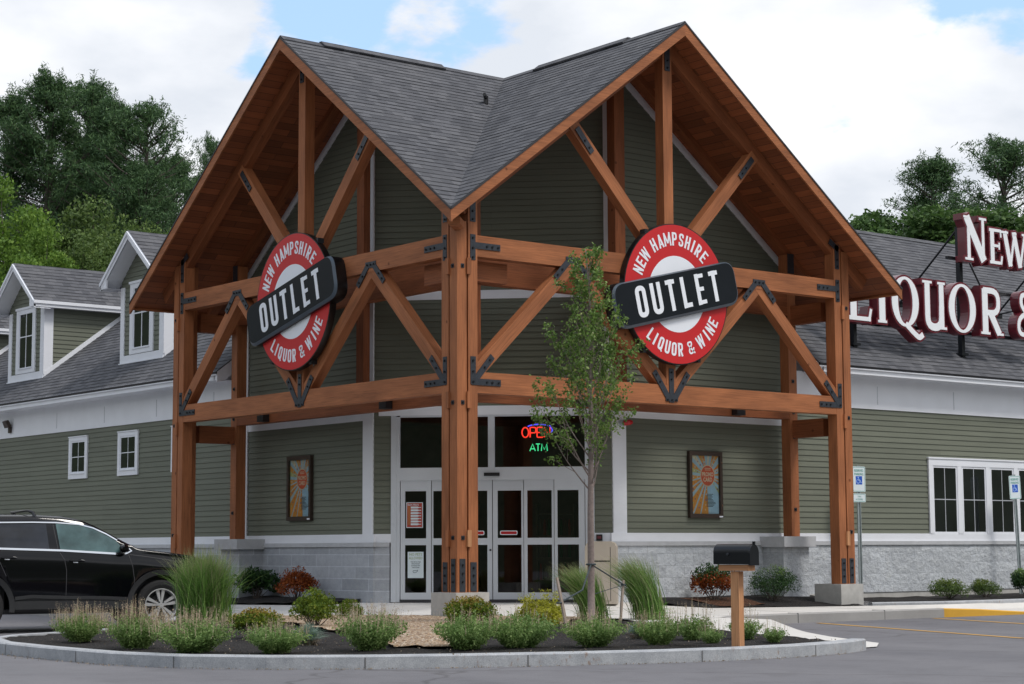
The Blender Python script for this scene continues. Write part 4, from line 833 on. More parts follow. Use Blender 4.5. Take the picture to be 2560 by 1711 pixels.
def glyph(ch, w, h, t):
    X0, X1, Y0, Y1, m = t / 2, w - t / 2, t / 2, h - t / 2, h / 2; r = w * .42
    S = {'I': [([(w / 2, 0), (w / 2, h)], 0, 1)], 'L': [([(X0, 0), (X0, h)], 0, 1), ([(X0, Y0), (w, Y0)], 0, .9)], 'T': [([(w / 2, 0), (w / 2, h)], 0, 1), ([(0, Y1), (w, Y1)], 0, .9)],
         'E': [([(X0, 0), (X0, h)], 0, 1), ([(X0, Y0), (w, Y0)], 0, .8), ([(X0, Y1), (w, Y1)], 0, .8), ([(X0, m), (w * .88, m)], 0, .8)],
         'H': [([(X0, 0), (X0, h)], 0, 1), ([(X1, 0), (X1, h)], 0, 1), ([(X0, m), (X1, m)], 0, .8)],
         'N': [([(X0, 0), (X0, h)], 0, .85), ([(X1, 0), (X1, h)], 0, .85), ([(X0, h - t * .2), (X1, t * .2)], 0, .9)],
         'M': [([(X0, 0), (X0, h)], 0, .85), ([(X1, 0), (X1, h)], 0, .85), ([(X0, h - t * .2), (w / 2, h * .2)], 0, .75), ([(w / 2, h * .2), (X1, h - t * .2)], 0, .75)],
         'W': [([(X0 * .8, h), (w * .28, 0)], 0, .85), ([(w * .28, 0), (w / 2, h)], 0, .7), ([(w / 2, h), (w * .72, 0)], 0, .85), ([(w * .72, 0), (w - X0 * .8, h)], 0, .7)],
         'A': [([(X0 * .7, 0), (w / 2, h)], 0, .9), ([(w / 2, h), (w - X0 * .7, 0)], 0, .9), ([(w * .25, h * .27), (w * .75, h * .27)], 0, .6)],
         'O': [(fillet([(X0, Y0), (X1, Y0), (X1, Y1), (X0, Y1)], r, True), 1, 1)], 'U': [(fillet([(X0, h), (X0, Y0), (X1, Y0), (X1, h)], r), 0, 1)],
         'P': [([(X0, 0), (X0, h)], 0, 1), (fillet([(X0, Y1), (X1, Y1), (X1, m - t * .2), (X0, m - t * .2)], r), 0, .9)],
         'S': [(fillet([(X1, h * .68), (X1, Y1), (X0, Y1), (X0, h * .58), (X1, h * .42), (X1, Y0), (X0, Y0), (X0, h * .32)], r), 0, .9)]}
    S['Q'] = S['O'] + [([(w * .5, h * .2), (w * 1.02, -h * .06)], 0, .7)]
    S['R'] = S['P'] + [([(w * .45, m), (X1, 0)], 0, .95)]
    S['&'] = [(fillet([(w * 1.0, h * .02), (w * .12, h * .75), (w * .15, Y1), (w * .75, Y1), (w * .75, h * .70), (X0, h * .38), (X0, Y0), (w * .72, Y0), (w * .98, h * .45)], w * .3), 0, .75)]
    return S[ch]
def put_glyph(mb, fr, ch, w, h, t, ox, oy, rot=0, c0=0, c1=.004):
    ca, sa = math.cos(rot), math.sin(rot)
    for k, (pts, cl, tk) in enumerate(glyph(ch, w, h, t)):
        for q in ribbon(pts, t * tk, cl):
            mb.prism(fr, [(ox + (x - w / 2) * ca - (y - h / 2) * sa, oy + (x - w / 2) * sa + (y - h / 2) * ca) for x, y in q], c0, c1 + k * .0007)
def text_into(mb, fr, s, size, ox, oy, c, sx=1.0, bold=0.0, align='CENTER', mi=0):
    cu = bpy.data.curves.new('txt', 'FONT'); cu.body = s; cu.size = size; cu.align_x = align; cu.align_y = 'CENTER'; cu.offset = bold; cu.resolution_u = 2
    ob = bpy.data.objects.new('txt', cu); C.objects.link(ob); dg = bpy.context.evaluated_depsgraph_get(); dg.update(); ev = ob.evaluated_get(dg); me = ev.to_mesh()
    for p in me.polygons: mb.poly([fr.P(ox + me.vertices[i].co.x * sx, oy + me.vertices[i].co.y, c) for i in p.vertices], [(0, 0)] * len(p.vertices), mi)
    ev.to_mesh_clear(); bpy.data.objects.remove(ob); bpy.data.curves.remove(cu)
def circ(r, n=64, cx=0, cy=0, rx=1): return [(cx + r * rx * math.cos(2 * math.pi * k / n), cy + r * math.sin(2 * math.pi * k / n)) for k in range(n)]
# ------------------------------------------------------------ the two round signs
TOP = list(zip('NEWHAMPSHIRE', [158.7, 149.6, 139.6, 123.5, 113.2, 102.9, 92.6, 83, 73.6, 65.4, 57, 46.8])); BOT = list(zip('LIQUOR&WINE', [-130, -122.6, -114, -104.3, -95.1, -86.0, -71, -55.2, -43.8, -35.6, -26.4]))
def round_sign(o, u, n, label, po):
    t = thing('round_sign', label, 'sign', tuple(V3(o) - Vector((0, 0, 0))), group='round store signs on the timber gables'); f = Fr(o, u, (0, 0, 1), n)
    mb = MB(); mb.prism(f, circ(1.128, 72), .012, .125); part(mb, 'cabinet', 'sign_side', parent=t)
    mb = MB(); mb.poly([f.P(a, b, .127) for a, b in circ(1.112, 72)]); part(mb, 'face', 'red_paint', parent=t)
    mb = MB(); mb.poly([f.P(a, b, .129) for a, b in circ(.612, 56)]); part(mb, 'centre_disc', 'sign_white', parent=t)
    mb = MB()
    for ch, a in TOP: ww = {'M': .15, 'W': .16, 'I': .05}.get(ch, .105); r = .885; put_glyph(mb, f, ch, ww, .215, .036, r * math.cos(R_(a)), r * math.sin(R_(a)), R_(a - 90), .125, .131)
    for ch, a in BOT: ww = {'W': .16, 'I': .05, '&': .13}.get(ch, .105); r = .885; put_glyph(mb, f, ch, ww, .215, .036, r * math.cos(R_(a)), r * math.sin(R_(a)), R_(a + 90), .125, .131)
    part(mb, 'lettering', 'sign_white', parent=t)
    tl = R_(13.3); fp = Fr(f.P(po, -.02, -.285), f.u * math.cos(tl) + f.v * math.sin(tl), f.v * math.cos(tl) - f.u * math.sin(tl), f.n)
    ol = fillet([(-1.37, -.36), (1.37, -.36), (1.37, .36), (-1.37, .36)], .24, True, 8); il = fillet([(-1.33, -.315), (1.325, -.315), (1.325, .34), (-1.33, .34)], .21, True, 8)
    mb = MB(); mb.prism(fp, ol, .28, .47); p_ = part(mb, 'name_plate', 'sign_side', parent=t)
    mb = MB(); k = len(ol)
    for i in range(k): j = (i + 1) % k; mb.poly([fp.P(*ol[i], .471), fp.P(*ol[j], .471), fp.P(*il[j], .505), fp.P(*il[i], .505)])
    part(mb, 'bevel', 'sign_edge', parent=p_)
    mb = MB(); mb.poly([fp.P(*q, .505) for q in il]); part(mb, 'plate_face', 'sign_black', parent=p_)
    mb = MB()
    for i, ch in enumerate('OUTLET'): put_glyph(mb, fp, ch, (.225, .225, .20, .19, .19, .20)[i], .50, .078, -.80 + i * .327, .01, 0, .500, .509)
    part(mb, 'lettering', 'sign_white', parent=p_)
    for a, b in ((-.62, .95), (.5, -1.02), (-.68, -.93), (.68, .92)): mb = MB(); mb.box(f, a - .03, a + .03, b - .04, b + .04, -.01, .10); part(mb, 'mounting_bracket', 'bolt_dark', parent=t)
round_sign((4.27, -.006, 5.10), (1, 0, 0), (0, -1, 0), 'round red sign with tilted black name plate on the right timber gable', -.06)
round_sign((-.006, 4.27, 5.10), (0, -1, 0), (-1, 0, 0), 'round red sign with tilted black name plate on the left timber gable', .04)

# ------------------------------------------------------------ channel letters over the right roof
rs = thing('roof_letter_sign', 'white serif letters edged in burgundy on a black frame over the right roof', 'sign', (13.8, 1.75, 4.85)); fl_ = Fr((0, 1.35, 0), (1, 0, 0), (0, 0, 1), (0, -1, 0)); E_ = .038
def serif_strokes(ch, x, z, w, h, t, n):
    s = []; st = lambda a, b, c, d, k: s.append(('s', (x + a * w, z + b * h), (x + c * w, z + d * h), k)); se = .13
    def foot(a, b, k=1.0, wd=None): s.append(('s', (x + a * w - (wd or .14) * k, z + b * h), (x + a * w + (wd or .14) * k, z + b * h), n * .8))
    e = n * .4 / h
    if ch == 'L': st(.22, 0, .22, 1, t); foot(.22, 1 - e); st(.02, e * 1.6, .98, e * 1.6, n * 1.3); s.append(('s', (x + .90 * w, z), (x + 1.0 * w, z + .26 * h), n * 1.0))
    if ch == 'I': st(.5, 0, .5, 1, t); foot(.5, 1 - e, .9); foot(.5, e, .9)
    if ch in 'OQ': s.append(('r', x + w / 2, z + h / 2, w / 2, h / 2, t * 1.05, n * .9))
    if ch == 'Q': s.append(('p', fillet([(x + .50 * w, z + .06 * h), (x + .78 * w, z - .10 * h), (x + 1.0 * w, z - .20 * h), (x + 1.14 * w, z - .12 * h)], .2), t * .62))
    if ch == 'U':
        s.append(('p', fillet([(x + .20 * w, z + h * .98), (x + .20 * w, z + n * .5), (x + .78 * w, z + n * .5), (x + .80 * w, z + h * .5)], .26), t * .85)); st(.80, 0, .80, 1, t * .8); foot(.2, 1 - e); foot(.80, 1 - e, .8); foot(.88, e, .6)
    if ch == 'R':
        st(.22, 0, .22, 1, t); foot(.22, e); s.append(('p', fillet([(x + .15 * w, z + h - n * .5), (x + .86 * w, z + h - n * .5), (x + .86 * w, z + h * .48), (x + .22 * w, z + h * .48)], .22), t * .68)); st(.45, .50, .88, .03, t * .92); foot(.92, e, .7)
    if ch == 'N': st(.20, 0, .20, .97, n * 1.5); foot(.2, e, .9); st(.12, .98, .86, .02, t * 1.1); st(.84, .05, .84, 1, n * 1.3); foot(.84, 1 - e, .8); foot(.08, 1 - e, .5)
    if ch == 'E':
        st(.24, 0, .24, 1, t * .9); st(.0, 1 - e, 1, 1 - e, n); st(.0, e, 1, e, n); st(.24, .52, .82, .52, n * .9); st(.94, .99, .97, .78, n * .7); st(.94, .01, 1.02, .24, n * .8); st(.80, .42, .80, .62, n * .7)
    if ch == 'W': st(.08, 1, .30, 0, t * .95); st(.30, 0, .50, 1, n); st(.46, 1, .70, 0, t * .95); st(.70, 0, .93, 1, n); foot(.08, 1 - e, .8); foot(.93, 1 - e, .7); foot(.48, 1 - e, .5)
    if ch == '&': s.append(('p', fillet([(x + 1.0 * w, z + .03 * h), (x + .22 * w, z + .72 * h), (x + .26 * w, z + .95 * h), (x + .66 * w, z + .95 * h), (x + .66 * w, z + .68 * h), (x + .10 * w, z + .36 * h), (x + .12 * w, z + .05 * h), (x + .70 * w, z + .04 * h), (x + .98 * w, z + .46 * h)], .2), t * .7)); 
    return s
def roof_letter(ch, x, z, w, h, t=.155, n=.06):
    body = MB(); face = MB()
    for k, s in enumerate(serif_strokes(ch, x, z, w, h, t, n)):
        for mb, ex, c0, c1 in ((body, E_, -.20 - k * .0015, .0 + k * .001), (face, 0, -.02, .012 + k * .001)):
            if s[0] == 's':
                p = Vector(s[1]); q = Vector(s[2]); d = (q - p).normalized() * ex
                for r in ribbon([tuple(p - d), tuple(q + d)], s[3] + 2 * ex): mb.prism(fl_, r, c0, c1)
            elif s[0] == 'p':
                pts = [Vector(a) for a in s[1]]; pts[0] = pts[0] - (pts[1] - pts[0]).normalized() * ex; pts[-1] = pts[-1] + (pts[-1] - pts[-2]).normalized() * ex
                for r in ribbon([tuple(a) for a in pts], s[2] + 2 * ex): mb.prism(fl_, r, c0, c1)
            else:
                _, cx, cz, rx, rz2, tt, nn_ = s; N = 40
                for i in range(N):
                    A = [2 * math.pi * (i + q) / N for q in (0, 1)]; P_ = lambda a, e1: (cx + (rx + e1) * math.cos(a), cz + (rz2 + e1) * math.sin(a)); Q_ = lambda a, e1: (cx + (rx - tt - e1) * math.cos(a), cz + (rz2 - nn_ - e1) * math.sin(a))
                    mb.prism(fl_, [P_(A[0], ex), P_(A[1], ex), Q_(A[1], ex), Q_(A[0], ex)], c0, c1)
    b = part(body, 'letter', 'burgundy', parent=rs); part(face, 'letter_face', 'letter_white', parent=b)
for ch, x, z, w_, h_ in (('L', 10.02, 5.26, .62, .90), ('I', 10.84, 5.26, .24, .90), ('Q', 11.24, 5.23, .78, .96), ('U', 12.14, 5.25, .70, .92), ('O', 12.92, 5.23, .83, .96), ('R', 13.90, 5.25, .66, .91), ('&', 15.03, 5.28, .78, .90), ('N', 13.46, 6.69, .70, .88), ('E', 14.25, 6.69, .38, .70), ('W', 14.68, 6.68, .78, .70)): roof_letter(ch, x, z, w_, h_, .17 if ch in 'QOUNRLI' else .13)
for x in (10.6, 13.8, 17.0):
    mb = MB(); mb.box(WORLD, x - .045, x + .045, 1.70, 1.80, wing_z(1.75) - .05, 7.42 if x > 12 else 6.2, 'c'); part(mb, 'frame_post', 'bolt_dark', parent=rs)
    mb = MB(); yb = 3.35
    if x > 12: mb.tube([(x, 1.80, 7.36), (x + .05, yb, wing_z(yb))], .022, 8)
    if 12 < x < 17: mb.tube([(x + .05, 1.8, 7.2), (x + 3.2, yb, wing_z(yb))], .02, 8)
    mb.tube([(x, 1.8, 6.17), (x + .05, yb, wing_z(yb) + .02)], .018, 8); mb.box(WORLD, x - .1, x + .1, 1.66, 1.84, wing_z(1.8) - .03, wing_z(1.8) + .02, 'c'); mb.box(WORLD, x - .06, x + .16, yb - .09, yb + .09, wing_z(yb) - .05, wing_z(yb) + .05, 'c')
    part(mb, 'brace', 'bolt_dark', parent=rs)
for z in (5.28, 6.16, 6.75): mb = MB(); x0 = 9.95 if z < 6.5 else 13.3; mb.box(Fr((0, 1.69, 0), (1, 0, 0), (0, 0, 1)), x0, 18.2, z - .03, z + .03, 0, .07, 'a'); part(mb, 'rail', 'bolt_dark', parent=rs)

# ------------------------------------------------------------ poster cases
def poster_case(f, a0, label):
    t = thing('poster_case', label, 'poster', tuple(f.P(a0 + .39, 1.6, 0)), group='framed posters beside the entrance'); w_, h_ = .78, 1.13; g = Fr(f.P(a0, 1.595, .0), f.u, f.v, f.n)
    mb = MB()
    for q in ((0, .06, 0, h_), (w_ - .06, w_, 0, h_)): mb.box(g, *q, .01, .075)
    mb.box(g, .06, w_ - .06, 0, .07, .01, .074, 'a'); mb.box(g, .06, w_ - .06, h_ - .07, h_, .01, .074, 'a'); mb.box(g, .02, w_ - .02, .02, h_ - .02, .005, .02); part(mb, 'case', 'brown_metal', parent=t)
    mb = MB(); x0, x1, y0, y1 = .06, w_ - .06, .07, h_ - .07; mb.poly([g.P(x0, y0, .03), g.P(x1, y0, .03), g.P(x1, y1, .03), g.P(x0, y1, .03)], mi=0)
    cx, cy = .455, .72; rr = random.Random(5); N = 22
    mats = ['poster_blue', 'poster_orange', 'poster_green', 'poster_cream', 'poster_red', 'poster_purple', 'ink']
    for k in range(N):
        a = 2 * math.pi * (k + .5 * rr.random()) / N; da = rr.uniform(.09, .145)
        if 4.75 < a < 5.45: continue
        c = rr.choice([1, 1, 1, 2, 3, 1]); pl = [(cx + .12 * math.cos(a), cy + .12 * math.sin(a)), (cx + 1.2 * math.cos(a - da), cy + 1.2 * math.sin(a - da)), (cx + 1.2 * math.cos(a + da), cy + 1.2 * math.sin(a + da))]
        pl = clip(clip(pl, 0, x0, x1), 1, y0, y1)
        if len(pl) > 2: mb.poly([g.P(p, q, .031 + k * .00004) for p, q in pl], mi=c)
        for q in range(9):      # little bottles and labels down each ray
            d = .24 + q * .085 + rr.uniform(-.01, .01); px, py = cx + d * math.cos(a), cy + d * math.sin(a)
            if x0 + .03 < px < x1 - .03 and y0 + .03 < py < y1 - .03: mb.prism(g, circ(rr.uniform(.011, .019), 8, px, py, rr.uniform(.6, 1)), .032, .0335 + q * .0001, rr.choice([5, 4, 3, 5, 2, 0]))
    mb.prism(g, circ(.186, 36, cx, cy, .93), .034, .0365, 3); mb.prism(g, circ(.170, 36, cx, cy, .93), .034, .0372, 4)
    text_into(mb, g, 'PROMO', .098, cx, cy + .02, .0384, .80, .0035, mi=3); text_into(mb, g, 'CARD', .098, cx, cy - .07, .0384, .80, .0035, mi=3)
    for i, b in enumerate((.125, .098)): mb.box(g, cx - .07 + i * .005, cx + .07, cy + b - .005, cy + b + .006, .0375, .0382, 'a', 3)
    for i in range(10): mb.box(g, cx - .03, cx + (.13, .10, .12, .09, .12, .14, .18, .19, .15, .12)[i], .40 - i * .023, .410 - i * .023, .0325, .0335, 'a', 6)
    part(mb, 'poster', mats, parent=t)
    mb = MB(); mb.poly([g.P(x0, y0, .06), g.P(x1, y0, .06), g.P(x1, y1, .06), g.P(x0, y1, .06)]); part(mb, 'glazing', 'clear_glass', parent=t)
    mb = MB(); mb.box(g, w_ - .095, w_ - .01, .012, .035, .076, .079, 'a'); part(mb, 'maker_tag', 'sign_white', parent=t)
    mb = MB()
    for b in (.20, .93): mb.box(g, w_ - .035, w_ - .015, b, b + .03, .076, .084)
    part(mb, 'latch', 'chrome', parent=t)
poster_case(Fr((0, WX, 0), (1, 0, 0), (0, 0, 1), (0, -1, 0)), 6.00, 'bright promo card poster in a brown case on the wall right of the doors')
poster_case(Fr((WX, 0, 0), (0, -1, 0), (0, 0, 1), (-1, 0, 0)), -6.93, 'bright promo card poster in a brown case on the wall left of the doors')

# ------------------------------------------------------------ door notices and neon
nt_ = thing('store_hours_notice', 'red store hours notice with white bottle shapes on the leftmost door pane', 'notice', tuple(CH.P(-1.28, 1.45, 0))); g = Fr(CH.P(-1.435, 1.44, .0), CH.u, CH.v, CH.n); ww, hh = .30, .42
mb = MB(); mb.poly([g.P(0, 0, .004), g.P(ww * .93, 0, .004), g.P(ww * .93, hh, .004), g.P(0, hh, .004)], mi=0); part(mb, 'border', 'paper', parent=nt_)
mb = MB(); mb.poly([g.P(.012, .012, .0055), g.P(.266, .012, .0055), g.P(.266, hh - .012, .0055), g.P(.012, hh - .012, .0055)], mi=0); mb.poly([g.P(.022, .05, .0065), g.P(.07, .05, .0065), g.P(.07, .36, .0065), g.P(.022, .36, .0065)], mi=1)
for i in range(7):
    y = .335 - i * .046; mb.poly([g.P(a, b, .0075) for a, b in ((.075, y - .016), (.19, y - .016), (.215, y - .006), (.25, y - .006), (.25, y + .006), (.215, y + .006), (.19, y + .016), (.075, y + .016))], mi=2)
text_into(mb, g, 'Store Hours', .042, .115, hh - .04, .0075, .9, .001, mi=2); part(mb, 'print', ['paper_red', 'paper_orange', 'paper'], parent=nt_)
nt_ = thing('pet_notice', 'pale notice with green heading on the lower leftmost door pane', 'notice', tuple(CH.P(-1.28, .65, 0))); g = Fr(CH.P(-1.41, .615, .0), CH.u, CH.v, CH.n)
mb = MB(); mb.poly([g.P(0, 0, .004), g.P(.265, 0, .004), g.P(.265, .43, .004), g.P(0, .43, .004)]); part(mb, 'sheet', 'paper', parent=nt_)
mb = MB(); text_into(mb, g, 'NO PETS', .058, .133, .385, .0055, .95, .001, mi=0); text_into(mb, g, 'ALLOWED', .056, .133, .325, .0055, .85, .001, mi=0)
for i, (s_, wd) in enumerate((('Only Service Dogs', .8), ('with permission', .8), ('accompany their', .8), ('owners inside', .8))): text_into(mb, g, s_, .028, .133, .265 - i * .031, .0055, wd, .0006, mi=1)
for r in ribbon(fillet([(.09, .09), (.09, .125), (.14, .12), (.175, .135), (.16, .105), (.12, .085)], .02, True), .007, True): mb.prism(g, r, .005, .0062, 1)
part(mb, 'print', ['ink_green', 'ink'], parent=nt_)
for a0, lb in ((-.425, 'small red sticker on the sliding door pane left of centre'), (.125, 'small red sticker on the sliding door pane right of centre')):
    g = Fr(CH.P(a0, 1.315, -.028), CH.u, CH.v, CH.n); t = thing('door_sticker', lb, 'sticker', tuple(g.P(.15, 0, 0)), group='red stickers on the sliding doors'); mb = MB(); mb.prism(g, fillet([(0, 0), (.29, 0), (.29, .072), (0, .072)], .025, True), .002, .004, 0); mb.prism(g, fillet([(.013, .013), (.277, .013), (.277, .059), (.013, .059)], .02, True), .003, .0052, 1)
    text_into(mb, g, 'AUTOMATIC DOOR', .028, .145, .035, .0060, .9, mi=2); part(mb, 'label', ['paper', 'red_paint', 'burgundy_face'], parent=t)
gn = Fr(CH.P(0, 0, -.05), CH.u, CH.v, CH.n)
def neon(mb, pts, r=.011): mb.tube([gn.P(a, b, 0) for a, b in pts], r, 8)
t = thing('neon_open_sign', 'red neon word under a blue neon arc in the right transom window', 'neon sign', tuple(gn.P(.73, 2.9, 0))); mb = MB()
z0, hN = 2.92, .165; ox = .49
neon(mb, [(ox + .06 + .055 * math.cos(k * math.pi / 8), z0 + hN / 2 + hN / 2 * math.sin(k * math.pi / 8)) for k in range(17)])
neon(mb, [(ox + .14, z0), (ox + .14, z0 + hN)]); neon(mb, fillet([(ox + .15, z0 + hN), (ox + .235, z0 + hN), (ox + .235, z0 + .075), (ox + .15, z0 + .075)], .03))
neon(mb, fillet([(ox + .35, z0 + hN), (ox + .255, z0 + hN), (ox + .255, z0), (ox + .35, z0)], .02)); neon(mb, [(ox + .27, z0 + .08), (ox + .33, z0 + .08)])
neon(mb, [(ox + .375, z0), (ox + .375, z0 + hN), (ox + .47, z0), (ox + .47, z0 + hN)]); part(mb, 'tube', 'neon_red', parent=t, smooth=True)
mb = MB(); neon(mb, [(ox + .29 + .22 * math.cos(R_(a)), z0 + hN - .02 + .07 * math.sin(R_(a)) - (.03 if a < 20 else 0)) for a in range(150, -31, -12)]); part(mb, 'arc_tube', 'neon_blue', parent=t, smooth=True)
t = thing('neon_atm_sign', 'small green neon letters below the red neon word', 'neon sign', tuple(gn.P(.77, 2.7, 0))); mb = MB(); z0, hN, ox = 2.695, .115, .625
neon(mb, [(ox, z0), (ox + .045, z0 + hN), (ox + .09, z0)], .008); neon(mb, [(ox + .02, z0 + .035), (ox + .07, z0 + .035)], .008); neon(mb, [(ox + .10, z0 + hN), (ox + .17, z0 + hN)], .008); neon(mb, [(ox + .135, z0), (ox + .135, z0 + hN)], .008)
neon(mb, [(ox + .19, z0), (ox + .20, z0 + hN), (ox + .24, z0 + .02), (ox + .28, z0 + hN), (ox + .29, z0)], .008); part(mb, 'tube', 'neon_green', parent=t, smooth=True)
t = thing('alarm_light', 'small red alarm light on a grey base above the right wall trim', 'alarm light', (4.45, 1.3, 3.2)); g = Fr((4.47, 1.47, 3.14), (1, 0, 0), (0, 0, 1), (0, -1, 0))
mb = MB(); mb.tube([g.P(0, 0, .03), g.P(0, 0, .10)], .05, 12); part(mb, 'base', 'galv', parent=t); mb = MB(); mb.tube([g.P(.0, 0, .10), g.P(.06, .01, .18), g.P(.09, .012, .21)], [.045, .045, .02], 12); part(mb, 'lens', 'red_light', parent=t)
t = thing('key_box', 'small black box on the white band just right of the doors', 'box', (3.98, 1.52, 1.25)); g = Fr(CH.P(1.72, 1.215, .036), CH.u, CH.v, CH.n)
mb = MB(); mb.box(g, 0, .10, 0, .10, 0, .06); part(mb, 'body', 'black_box', parent=t); mb = MB(); mb.box(g, .02, .08, .03, .075, .06, .064); part(mb, 'window', 'burgundy_face', parent=t)

# ------------------------------------------------------------ litter bin
t = thing('litter_bin', 'square tan litter bin with arched front panel beside the doors', 'bin', (3.76, 1.16, .21), R_(-45)); g = Fr((0, 0, 0), (1, 0, 0), (0, 0, 1), (0, -1, 0)); bw = .25
mb = MB(); ol = fillet([(-bw, 0), (bw, 0), (bw, .98), (-bw, .98)], .06, True, 4); mb.prism(g, [(-bw, 0), (bw, 0), (bw, .90), (bw - .03, .96), (bw - .09, .99), (-bw + .09, .99), (-bw + .03, .96), (-bw, .90)], -bw, bw); mb.build('body', 'bin_tan', t, local=True)
mb = MB(); mb.prism(g, [(-.15, .06), (.15, .06), (.15, .66), (-.15, .66)], bw, bw + .012); mb.build('door', 'bin_tan', t, local=True)
mb = MB(); mb.prism(g, [(-.15, .69)] + [(.15, .69), (.15, .88)] + [(.15 * math.cos(k * math.pi / 10), .88 + .06 * math.sin(k * math.pi / 10)) for k in range(11)] + [(-.15, .88)], bw, bw + .010); mb.build('flap', 'bin_tan', t, local=True)
mb = MB()
for q in ((-.157, .157, .668, .684), (-.160, -.152, .05, .90), (.152, .160, .05, .90)): mb.box(g, *q, bw, bw + .004)
mb.build('panel_gap', 'seam_dark', t, local=True)

# ------------------------------------------------------------ mailbox
ma = R_(38); ax = Vector((0.782 * math.cos(ma) - 0.6237 * math.sin(ma), -0.6233 * math.cos(ma) - .7817 * math.sin(ma), 0)); 
t = thing('mailbox', 'black mailbox with rounded top on a rough wooden post', 'mailbox', (-2.78, -8.335, .10), math.atan2(ax.y, ax.x)); L0 = Fr((0, 0, 0), (1, 0, 0), (0, 0, 1), (0, -1, 0))
LW = Fr((0, 0, 0), (1, 0, 0), (0, 1, 0))
mb = MB(); mb.box(LW, -.046, .046, -.046, .046, -.1, .76, 'c'); mb.build('post', 'timber_raw', t, local=True)
mb = MB(); mb.box(L0, -.17, .17, .765, .825, -.065, .065, 'a'); mb.build('support', 'timber_raw', t, local=True)
arc = [(.083 * math.cos(k * math.pi / 14), .118 + .083 * math.sin(k * math.pi / 14)) for k in range(15)]; prof = [(-.083, 0), (.083, 0)] + arc
ge = Fr((0, 0, .83), (0, 1, 0), (0, 0, 1), (1, 0, 0)); mb = MB(); mb.prism(ge, prof, -.22, .185); mb.build('box', 'mailbox_black', t, local=True)
mb = MB(); mb.prism(ge, [(a * 1.05, b * 1.04 - .012) for a, b in prof], .186, .205); mb.build('door', 'mailbox_black', t, local=True)
mb = MB(); mb.prism(ge, [(-.012, .19), (.012, .19), (.012, .225), (-.012, .225)], .19, .212); mb.build('latch', 'mailbox_black', t, local=True)
mb = MB(); mb.tube([(-.05, -.087, .93), (-.05, -.10, .93)], .012, 8); mb.build('flag_pivot', 'steel_dark', t, local=True)

# ------------------------------------------------------------ parking signs
def parking_sign(x, y, zc, lean, label, small):
    t = thing('parking_sign', label, 'parking sign', (x, y, .13)); t.rotation_euler = (0, lean, R_(-8)); t['group'] = 'reserved parking signs'; top = zc + .25 - .13
    g = Fr((0, -.03, 0), (1, 0, 0), (0, 0, 1), (0, -1, 0)); mb = MB()
    for q in ((-.040, -.026), (.026, .040)): mb.box(g, *q, -.1, top, -.02, .0)
    mb.box(g, -.026, .026, -.1, top, -.035, -.02); mb.build('post', 'galv', t, local=True)
    z0, z1 = zc - .229 - .13, zc + .229 - .13; ol = fillet([(-.152, z0), (.152, z0), (.152, z1), (-.152, z1)], .03, True, 4); mb = MB(); mb.prism(g, ol, .002, .006); pn_ = mb.build('panel', 'sign_panel', t, local=True)
    mb = MB()
    for r in ribbon(fillet([(-.138, z0 + .014), (.138, z0 + .014), (.138, z1 - .014), (-.138, z1 - .014)], .025, True, 4), .008, True): mb.prism(g, r, .005, .0075)
    text_into(mb, g, 'RESERVED', .060, 0, z1 - .075, .0085, .80, .001); text_into(mb, g, 'PARKING', .060, 0, z1 - .14, .0085, .86, .001); mb.build('wording', 'sign_green', pn_, local=True)
    zc2 = (z0 + z1) / 2 - .02; mb = MB(); mb.box(g, -.075, .075, zc2 - .075, zc2 + .075, .005, .008); mb.build('symbol_panel', 'sign_blue', pn_, local=True)
    mb = MB(); mb.prism(g, circ(.013, 12, -.018, zc2 + .052), .007, .0095)
    for p, wd in (([(-.016, zc2 + .036), (-.012, zc2 + .0), (.025, zc2 + .0), (.042, zc2 - .042), (.055, zc2 - .036)], .012), ([(-.015, zc2 + .018), (.02, zc2 + .018)], .008), ([(-.022 + .036 * math.cos(R_(a)), zc2 - .018 + .036 * math.sin(R_(a))) for a in range(110, 371, 20)], .010)):
        for r in ribbon(p, wd): mb.prism(g, r, .007, .0097)
    mb.build('wheelchair_symbol', 'sign_pale_blue', pn_, local=True)
    if small:
        mb = MB(); z0 -= .185; z1 = z0 + .155; mb.prism(g, fillet([(-.152, z0), (.152, z0), (.152, z1), (-.152, z1)], .025, True, 4), .002, .006); p2 = mb.build('lower_panel', 'sign_panel', t, local=True)
        mb = MB()
        for r in ribbon(fillet([(-.138, z0 + .012), (.138, z0 + .012), (.138, z1 - .012), (-.138, z1 - .012)], .02, True, 4), .007, True): mb.prism(g, r, .005, .0075)
        text_into(mb, g, 'VAN', .048, 0, z1 - .052, .0085, .85); text_into(mb, g, 'ACCESSIBLE', .044, 0, z1 - .105, .0085, .75); mb.build('wording', 'sign_green', p2, local=True)
parking_sign(9.90, 1.12, 2.31, 0, 'blue and white reserved parking sign with a lower plate beside the right timber post', True)
parking_sign(14.58, 1.12, 2.24, R_(-2.5), 'leaning reserved parking sign in front of the wide window at right', False)

